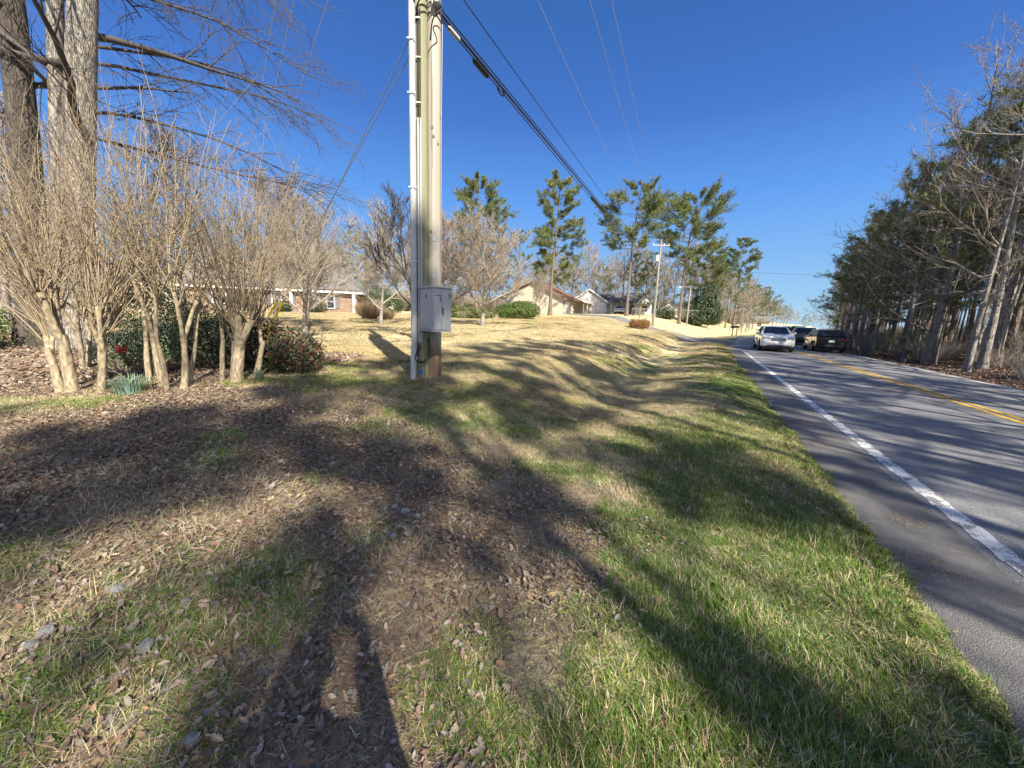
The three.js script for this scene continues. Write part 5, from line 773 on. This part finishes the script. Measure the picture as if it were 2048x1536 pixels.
  for (let k = 0; k < 30; k++) { seed(4700 + k * 19); const [x, z] = roadPoint(76 + k * 2.6 + rr(-1, 1), -rr(3.2, 16)); back(['slim_a', 'far_b', 'pine_b', 'far_brush', 'far_a', 'slim_a', 'pine_a', 'far_c'][k % 8], x, z, rr(.75, 1.0)); }
  for (const s of [180, 200, 222, 245]) { const [x, z] = roadPoint(s, 13); back(s % 4 ? 'far_a' : 'pine_b', x, z, .75); }
  for (let k = 0; k < 10; k++) { seed(1900 + k); const [x, z] = roadPoint(285 + rr(0, 30), -14 + k * 4.2); back(k % 3 ? 'far_b' : 'pine_b', x, z, .8); }
}

// ---------------------------------------------------------------- stones
{
  const pale = mat(rgb(.52, .52, .5), { map: texSmooth, bumpMap: texGrit, bumpScale: .004 }), tan = mat(rgb(.45, .41, .33), { map: texSmooth });
  const STONES = [[-1.56, -1.4, 0.042], [-1.98, -1.69, 0.042], [-1.59, -1.64, 0.027], [-1.57, -1.58, 0.02], [-2.03, -1.43, 0.041], [-2.02, -1.37, 0.031], [-1.09, -1.08, 0.03], [-1.7, -1.48, 0.023], [-1.48, -1.5, 0.014], [-0.87, -2.68, 0.028], [-0.77, -2.62, 0.044], [-0.67, -2.57, 0.036], [-0.93, -2.64, 0.024], [-0.6, -2.51, 0.029], [-0.75, -2.42, 0.025], [-0.68, -2.34, 0.031], [-0.76, -2.29, 0.028], [-0.67, -2.24, 0.024], [-0.93, -2.24, 0.022], [-1.06, -2.7, 0.028], [-0.6, -2.7, 0.024], [-0.41, -2.59, 0.029], [-1.02, -2.78, 0.021], [-1.02, -1.83, 0.017], [0.27, -1.82, 0.018], [-0.79, -1.63, 0.013], [-2.61, -3.13, 0.028], [2.48, -2.33, 0.024]];
  STONES.forEach(([x, z, r0], k) => { const r = r0 * .8;
    seed(2000 + k); const g = new THREE.IcosahedronGeometry(r, 2), p = g.attributes.position, o = rr(0, 40), f = [rr(.85, 1.15), rr(.65, .85), rr(.8, 1.1)];
    for (let i = 0; i < p.count; i++) { const v = V().fromBufferAttribute(p, i), d = v.clone().divideScalar(r), m = 1 + .5 * (vnoise(d.x * 1.8 + o, d.y * 1.8 + d.z * 1.3 + o) - .5); p.setXYZ(i, v.x * f[0] * m, v.y * f[1] * m, v.z * f[2] * m); }
    g.computeVertexNormals(); const s = part('stone', g, k % 4 === 3 ? tan : pale, scene); s.position.set(...onGround(x, z, r * .25 + .012)); s.rotation.y = rr(0, 6);
    tag(s, k === 0 ? 'pale blue grey stone, largest one lying alone among the dark leaves' : k === 1 ? 'pale rounded stone at the edge of the sunlit grass' : k < 9 ? 'small pale stone lying among leaves near the larger grey stone' : k < 23 ? 'pale stone of the loose patch of gravel among the leaves' : 'single small pale stone lying in the grass', 'stone', k < 2 ? null : k < 9 ? 'stones near the large stone' : k < 23 ? 'patch of pale stones' : 'single stones in the grass');
  });
}

// ---------------------------------------------------------------- cars
const paint = (c, r = .28) => new THREE.MeshPhysicalMaterial({ color: c, roughness: r, metalness: .1, clearcoat: 1, clearcoatRoughness: .06 });
const rubber = mat(rgb(.02, .02, .02), { roughness: .85 }), rimM = mat(rgb(.5, .5, .52), { roughness: .3, metalness: .7 }), blackPl = mat(rgb(.015, .015, .016), { roughness: .5 });
function makeCar(label, group, o) {
  const c = thing(o.name, label, 'car', o.pos, o.turn, group), L = o.len / 2, hw = o.w / 2, wb = o.wb / 2, wr = o.wr, deck = o.deck, hood = o.hood, sill = .29;
  const s = new THREE.Shape(); s.moveTo(-L + .12, sill + .06); s.lineTo(-wb - wr - .05, sill); s.absarc(-wb, wr, wr + .05, Math.PI + .2, -.2, true); s.lineTo(wb - wr - .05, sill); s.absarc(wb, wr, wr + .05, Math.PI + .2, -.2, true); s.lineTo(L - .1, sill + .05); s.quadraticCurveTo(L, .4, L - .01, .62); s.quadraticCurveTo(L - .05, hood - .12, L - .3, hood - .06); s.quadraticCurveTo(o.cowl + .4, hood + .06, o.cowl, deck); s.lineTo(o.tail, deck); s.lineTo(-L + .12, deck - .02); s.quadraticCurveTo(-L, deck - .1, -L, .7); s.lineTo(-L + .03, .42); s.closePath();
  const body = new THREE.ExtrudeGeometry(s, { depth: o.w - .16, bevelEnabled: true, bevelThickness: .08, bevelSize: .06, bevelOffset: -.06, bevelSegments: 4, curveSegments: 16 }); body.translate(0, 0, -(o.w - .16) / 2);
  { const p = body.attributes.position; for (let k = 0; k < p.count; k++) { const x = p.getX(k), y = p.getY(k); p.setZ(k, p.getZ(k) * (1 - .13 * Math.abs(x / L) ** 4 - .05 * Math.max(0, y - .75))); } body.computeVertexNormals(); }
  const B = part('body', body, o.paint, c);
  const R = o.roof, cab = [[o.tail - .02, deck - .03], [o.rearTop, R - .03], [(o.rearTop + o.frontTop) / 2, R], [o.frontTop, R - .03], [o.cowl, deck - .02]], taper = (y) => 1 - o.taper * Math.max(0, (y - deck) / (R - deck));
  const cs = new THREE.Shape(cab.map(([x, y]) => new THREE.Vector2(x, y))), cg = new THREE.ExtrudeGeometry(cs, { depth: o.w - .26, bevelEnabled: true, bevelThickness: .05, bevelSize: .03, bevelOffset: -.03, bevelSegments: 3 }); cg.translate(0, 0, -(o.w - .26) / 2);
  { const p = cg.attributes.position; for (let k = 0; k < p.count; k++) p.setZ(k, p.getZ(k) * taper(p.getY(k))); cg.computeVertexNormals(); }
  part('roof', cg, o.paint, c);
  const hwC = (o.w - .16) / 2, at = (x, y, f) => V(x, y, f * hwC * taper(y)), lerp2 = (a, b, t) => [mix(a[0], b[0], t), mix(a[1], b[1], t)];
  const pane = (name, A, Bp, dir) => { const [a, b] = [lerp2(A, Bp, .1), lerp2(A, Bp, .9)], q = slab(at(a[0] + dir * .025, a[1] + .012, dir * -.86), at(a[0] + dir * .025, a[1] + .012, dir * .86), at(b[0] + dir * .025, b[1] + .012, dir * .84), at(b[0] + dir * .025, b[1] + .012, dir * -.84), .008); part(name, q, glassCar, c); };
  pane('windscreen', cab[4], cab[3], 1); pane('rear_window', cab[0], cab[1], -1);
  for (const f of [-1, 1]) {
    const y0 = deck + .03, y1 = R - .1, xr = (y) => mix(o.tail, o.rearTop, (y - deck) / (R - deck)) + .14, xf = (y) => mix(o.cowl, o.frontTop, (y - deck) / (R - deck)) - .12, mid = (o.rearTop + o.frontTop) / 2;
    const w = (xa0, xa1, xb1, xb0) => { const pts = [at(xa0, y0, f), at(xb0, y0, f), at(xb1, y1, f), at(xa1, y1, f)]; pts.forEach((v) => { v.z += f * .006; }); part('side_window', f > 0 ? slab(pts[0], pts[1], pts[2], pts[3], .008) : slab(pts[3], pts[2], pts[1], pts[0], .008), glassCar, c); };
    w(xr(y0), xr(y1), mid - .04, mid - .04); w(mid + .04, mid + .04, xf(y1), xf(y0));
    const m = part('mirror', rbox(.12, .13, .2, .04, o.cowl - .42, deck + .1, f * (hw + .07)), o.paint, c);
    part('headlight', rbox(.3, .19, .36, .06, L - .2, hood - .19, f * (hw - .3)), mat(rgb(.3, .31, .32), { roughness: .12 }), c); part('fog_light', rbox(.1, .12, .2, .03, L - .1, .42, f * (hw - .32)), blackPl, c);
    part('taillight', rbox(.14, o.tallTail ?? .17, .3, .04, -L + .07, deck - .16, f * (hw - .27)), mat(rgb(.26, .012, .01), { roughness: .25 }), c);
    for (const x of [-wb, wb]) { const wh = part('wheel', new THREE.TorusGeometry(wr - .075, .085, 10, 26).scale(1, 1, 1.25), rubber, c); wh.position.set(x, wr, f * (hw - .085)); part('rim', cyl(wr - .1, wr - .1, .16, 20).translate(0, -.08, 0).rotateX(Math.PI / 2), rimM, wh); }
  }
  part('grille', rbox(.06, .2, o.w * .42, .03, L - .02, hood - .24, 0), rimM, c);
  for (let k = 0; k < 3; k++) part('grille_bar', box(.02, .02, o.w * .4, L + .014, hood - .3 + k * .055, 0), blackPl, c);
  part('air_intake', rbox(.06, .13, o.w * .62, .03, L - .02, .36, 0), blackPl, c);
  part('number_plate', box(.02, .12, .31, L + .02, .5, 0), mat(rgb(.7, .7, .68)), c); part('number_plate', box(.02, .13, .32, -L - .005, .74, 0), mat(rgb(.72, .72, .7)), c);
  part('rear_bumper', rbox(.12, .2, o.w * .86, .05, -L + .04, .42, 0), o.dark ? blackPl : o.paint, c);
  part('underbody', box(o.len - .6, .12, o.w - .3, 0, .24, 0), blackPl, c);
  return c;
}
{
  const heading = (s, away) => { const [x0, z0] = roadPoint(s - .5, 4), [x1, z1] = roadPoint(s + .5, 4), d = away ? [x1 - x0, z1 - z0] : [x0 - x1, z0 - z1]; return Math.atan2(-d[1], d[0]); };
  const where = (s, r) => { const [x, z] = roadPoint(s, r); return [x, crown(r) + .002, z]; };
  const sedan = { len: 4.8, w: 1.82, wb: 2.75, wr: .34, deck: 1.05, hood: 1.02, cowl: 1.15, tail: -1.75, rearTop: -1.0, frontTop: .25, roof: 1.56, taper: .24 }, suv = { len: 4.7, w: 1.9, wb: 2.7, wr: .37, deck: 1.12, hood: 1.1, cowl: 1.3, tail: -2.2, rearTop: -1.75, frontTop: .45, roof: 1.7, taper: .2, tallTail: .28 };
  makeCar('white sedan driving towards the camera with its chrome grille in front', 'cars on the road', { name: 'sedan_car', ...sedan, paint: paint(rgb(.72, .72, .70)), pos: where(30, 3.9), turn: heading(30, false) });
  makeCar('black sport utility car seen from behind in the wood side lane', 'cars on the road', { name: 'utility_car', ...suv, roof: 1.47, len: 4.1, w: 1.7, deck: 1.02, hood: .99, wr: .32, wb: 2.5, tail: -1.95, rearTop: -1.5, cowl: 1.15, tallTail: .13, paint: paint(rgb(.008, .008, .010)), dark: 1, pos: where(33, 7.15), turn: heading(33, true) });
  makeCar('dark olive sedan driving ahead of the black sport utility car', 'cars on the road', { name: 'sedan_car', ...sedan, paint: paint(rgb(.09, .095, .075)), dark: 1, pos: where(44, 7.3), turn: heading(44, true) });
  makeCar('distant black car with red rear lights further up the road', 'cars on the road', { name: 'utility_car', ...suv, paint: paint(rgb(.01, .01, .012)), dark: 1, pos: where(66, 7.0), turn: heading(66, true) });
  makeCar('white car following far behind the white sedan', 'cars on the road', { name: 'utility_car', ...suv, paint: paint(rgb(.7, .7, .7)), pos: where(95, 3.7), turn: heading(95, false) });
  makeCar('small dark car between the far black car and the bend', 'cars on the road', { name: 'sedan_car', ...sedan, paint: paint(rgb(.03, .03, .035)), dark: 1, pos: where(130, 7), turn: heading(130, true) });
  makeCar('silver car parked in front of the white house porch', null, { name: 'sedan_car', ...sedan, paint: paint(rgb(.5, .52, .54)), pos: onGround(19.4, -70.6), turn: -1.9 });
}

// ---------------------------------------------------------------- the person taking the picture
{
  const capsule = (p, a, b, ra, rb) => { const ab = V().subVectors(b, a), t = Math.max(0, Math.min(1, V().subVectors(p, a).dot(ab) / ab.lengthSq())); return p.distanceTo(a.clone().addScaledVector(ab, t)) - mix(ra, rb, t); };
  const smin = (a, b, k) => { const h = Math.max(k - Math.abs(a - b), 0) / k; return Math.min(a, b) - h * h * k * .25; };
  function field(centre, half, res, bones, k) {
    const mc = new MarchingCubes(res, new THREE.MeshBasicMaterial(), false, false, 120000), p = V(), bs = bones.map(([a, b, ra, rb]) => [V(...a), V(...b), ra, rb]);
    for (let z = 0; z < res; z++) for (let y = 0; y < res; y++) for (let x = 0; x < res; x++) { p.set((x - res / 2) / (res / 2) * half + centre[0], (y - res / 2) / (res / 2) * half + centre[1], (z - res / 2) / (res / 2) * half + centre[2]); let d = 9; for (const b of bs) { const q = p.distanceTo(b[0]) - b[0].distanceTo(b[1]) - .25; if (q > d) continue; d = smin(d, capsule(p, ...b), k); } mc.field[x + y * res + z * res * res] = -d; }
    mc.isolation = 0; mc.update();
    const g = new THREE.BufferGeometry(), P = mc.positionArray.slice(0, mc.count * 3), N = mc.normalArray.slice(0, mc.count * 3); for (let i = 0; i < P.length; i++) P[i] = P[i] * half + centre[i % 3];
    g.setAttribute('position', new THREE.BufferAttribute(P, 3)); g.setAttribute('normal', new THREE.BufferAttribute(N, 3)); g.setAttribute('uv', new THREE.BufferAttribute(new Float32Array(mc.count * 2), 2)); return g;
  }
  const mv = (p) => (p[2] > .2 ? [p[0], p[1], p[2] - .11] : p), fw = (l) => l.map(([a, b, ra, rb]) => [mv(a), mv(b), ra, rb]);
  const arm = (s) => fw([[[s * .185, 1.40, .50], [s * .245, 1.15, .36], .052, .042], [[s * .245, 1.15, .36], [s * .125, 1.52, .075], .042, .029]]);
  const leg = (s) => fw([[[s * .095, .90, .50], [s * .115, .48, .48], .085, .06], [[s * .115, .48, .48], [s * .125, .07, .52], .06, .042], [[s * .125, .04, .54], [s * .15, .035, .36], .042, .036]]);
  const torso = fw([[[0, 1.36, .51], [0, 1.12, .50], .125, .115], [[-.13, 1.37, .51], [.13, 1.37, .51], .075, .075], [[-.07, .95, .50], [.07, .95, .50], .11, .11], [[0, 1.4, .51], [0, 1.53, .47], .06, .055]]);
  const me = thing('person', 'person in a dark jacket and jeans holding up a phone with both hands', 'person', [0, 0, 0]);
  const hand = (s) => { const b = [[[s * .118, 1.535, .066], [s * .098, 1.59, .042], .03, .032]]; for (let k = 0; k < 4; k++) { const y = 1.615 - k * .019; b.push([[s * .098, y, .05], [s * .074, y + .004, .029], .0092, .0088], [[s * .074, y + .004, .029], [s * .052, y + .003, .025], .0088, .0078]); } b.push([[s * .112, 1.565, .06], [s * .085, 1.578, .058], .012, .0105], [[s * .085, 1.578, .058], [s * .058, 1.59, .047], .0105, .0085]); return b; };
  const head = fw([[[0, 1.665, .435], [0, 1.655, .45], .088, .09], [[0, 1.58, .40], [0, 1.60, .42], .048, .06], [[0, 1.635, .345], [0, 1.605, .325], .012, .016], [[-.086, 1.64, .44], [-.09, 1.615, .44], .014, .01], [[.086, 1.64, .44], [.09, 1.615, .44], .014, .01], [[0, 1.53, .45], [0, 1.6, .43], .052, .05], [[-.03, 1.565, .352], [.03, 1.565, .352], .01, .01]]);
  const skin = mat(rgb(.52, .34, .25), { roughness: .6 });
  part('body', merged([field([0, .86, .36], .92, 110, [...torso, ...arm(-1), ...arm(1), ...leg(-1), ...leg(1)], .06), field([0, 1.62, .31], .16, 64, head, .03), field([-.09, 1.58, .05], .08, 56, hand(-1), .008), field([.09, 1.58, .05], .08, 56, hand(1), .008)]), skin, me);
  const wide = (list, e) => list.map(([a, b, ra, rb]) => [a, b, ra + e, rb + e]);
  part('jacket', field([0, 1.2, .32], .48, 90, wide([...torso.slice(0, 3), ...arm(-1).slice(0, 1), ...arm(1).slice(0, 1), ...[-1, 1].map((s) => [[s * .245, 1.15, .25], [s * .145, 1.46, .12], .044, .034])], .022), .06), mat(rgb(.035, .04, .05)), me);
  part('jeans', field([0, .5, .37], .55, 90, wide([[[-.07, .93, .39], [.07, .93, .39], .105, .105], ...leg(-1).slice(0, 2), ...leg(1).slice(0, 2)].map((b) => b), .016), .05), mat(rgb(.05, .07, .13)), me);
  for (const s of [-1, 1]) part('shoe', field([s * .14, .05, .34], .2, 48, wide(leg(s).slice(2), .014), .03), mat(rgb(.08, .07, .065)), me);
  for (const s of [-1, 1]) part('eye', new THREE.SphereGeometry(.012, 10, 8).translate(s * .033, 1.652, .242), mat(rgb(.6, .58, .55), { roughness: .2 }), me);
  part('hair', field([0, 1.7, .34], .16, 56, [[[0, 1.70, .345], [0, 1.67, .365], .096, .098], [[0, 1.64, .39], [0, 1.58, .395], .07, .05]], .03), mat(rgb(.06, .04, .03)), me);
  const ph = tag(part('phone', rbox(.15, .075, .009, .004, 0, 1.598, .022), mat(rgb(.02, .02, .022), { roughness: .3 }), scene), 'dark phone held up in both hands of the person', 'phone');
  part('lens', cyl(.006, .006, .004, 16).rotateX(Math.PI / 2).translate(-.03, 1.61, .0155), glassM, ph);
}
renderer.render(scene, camera);
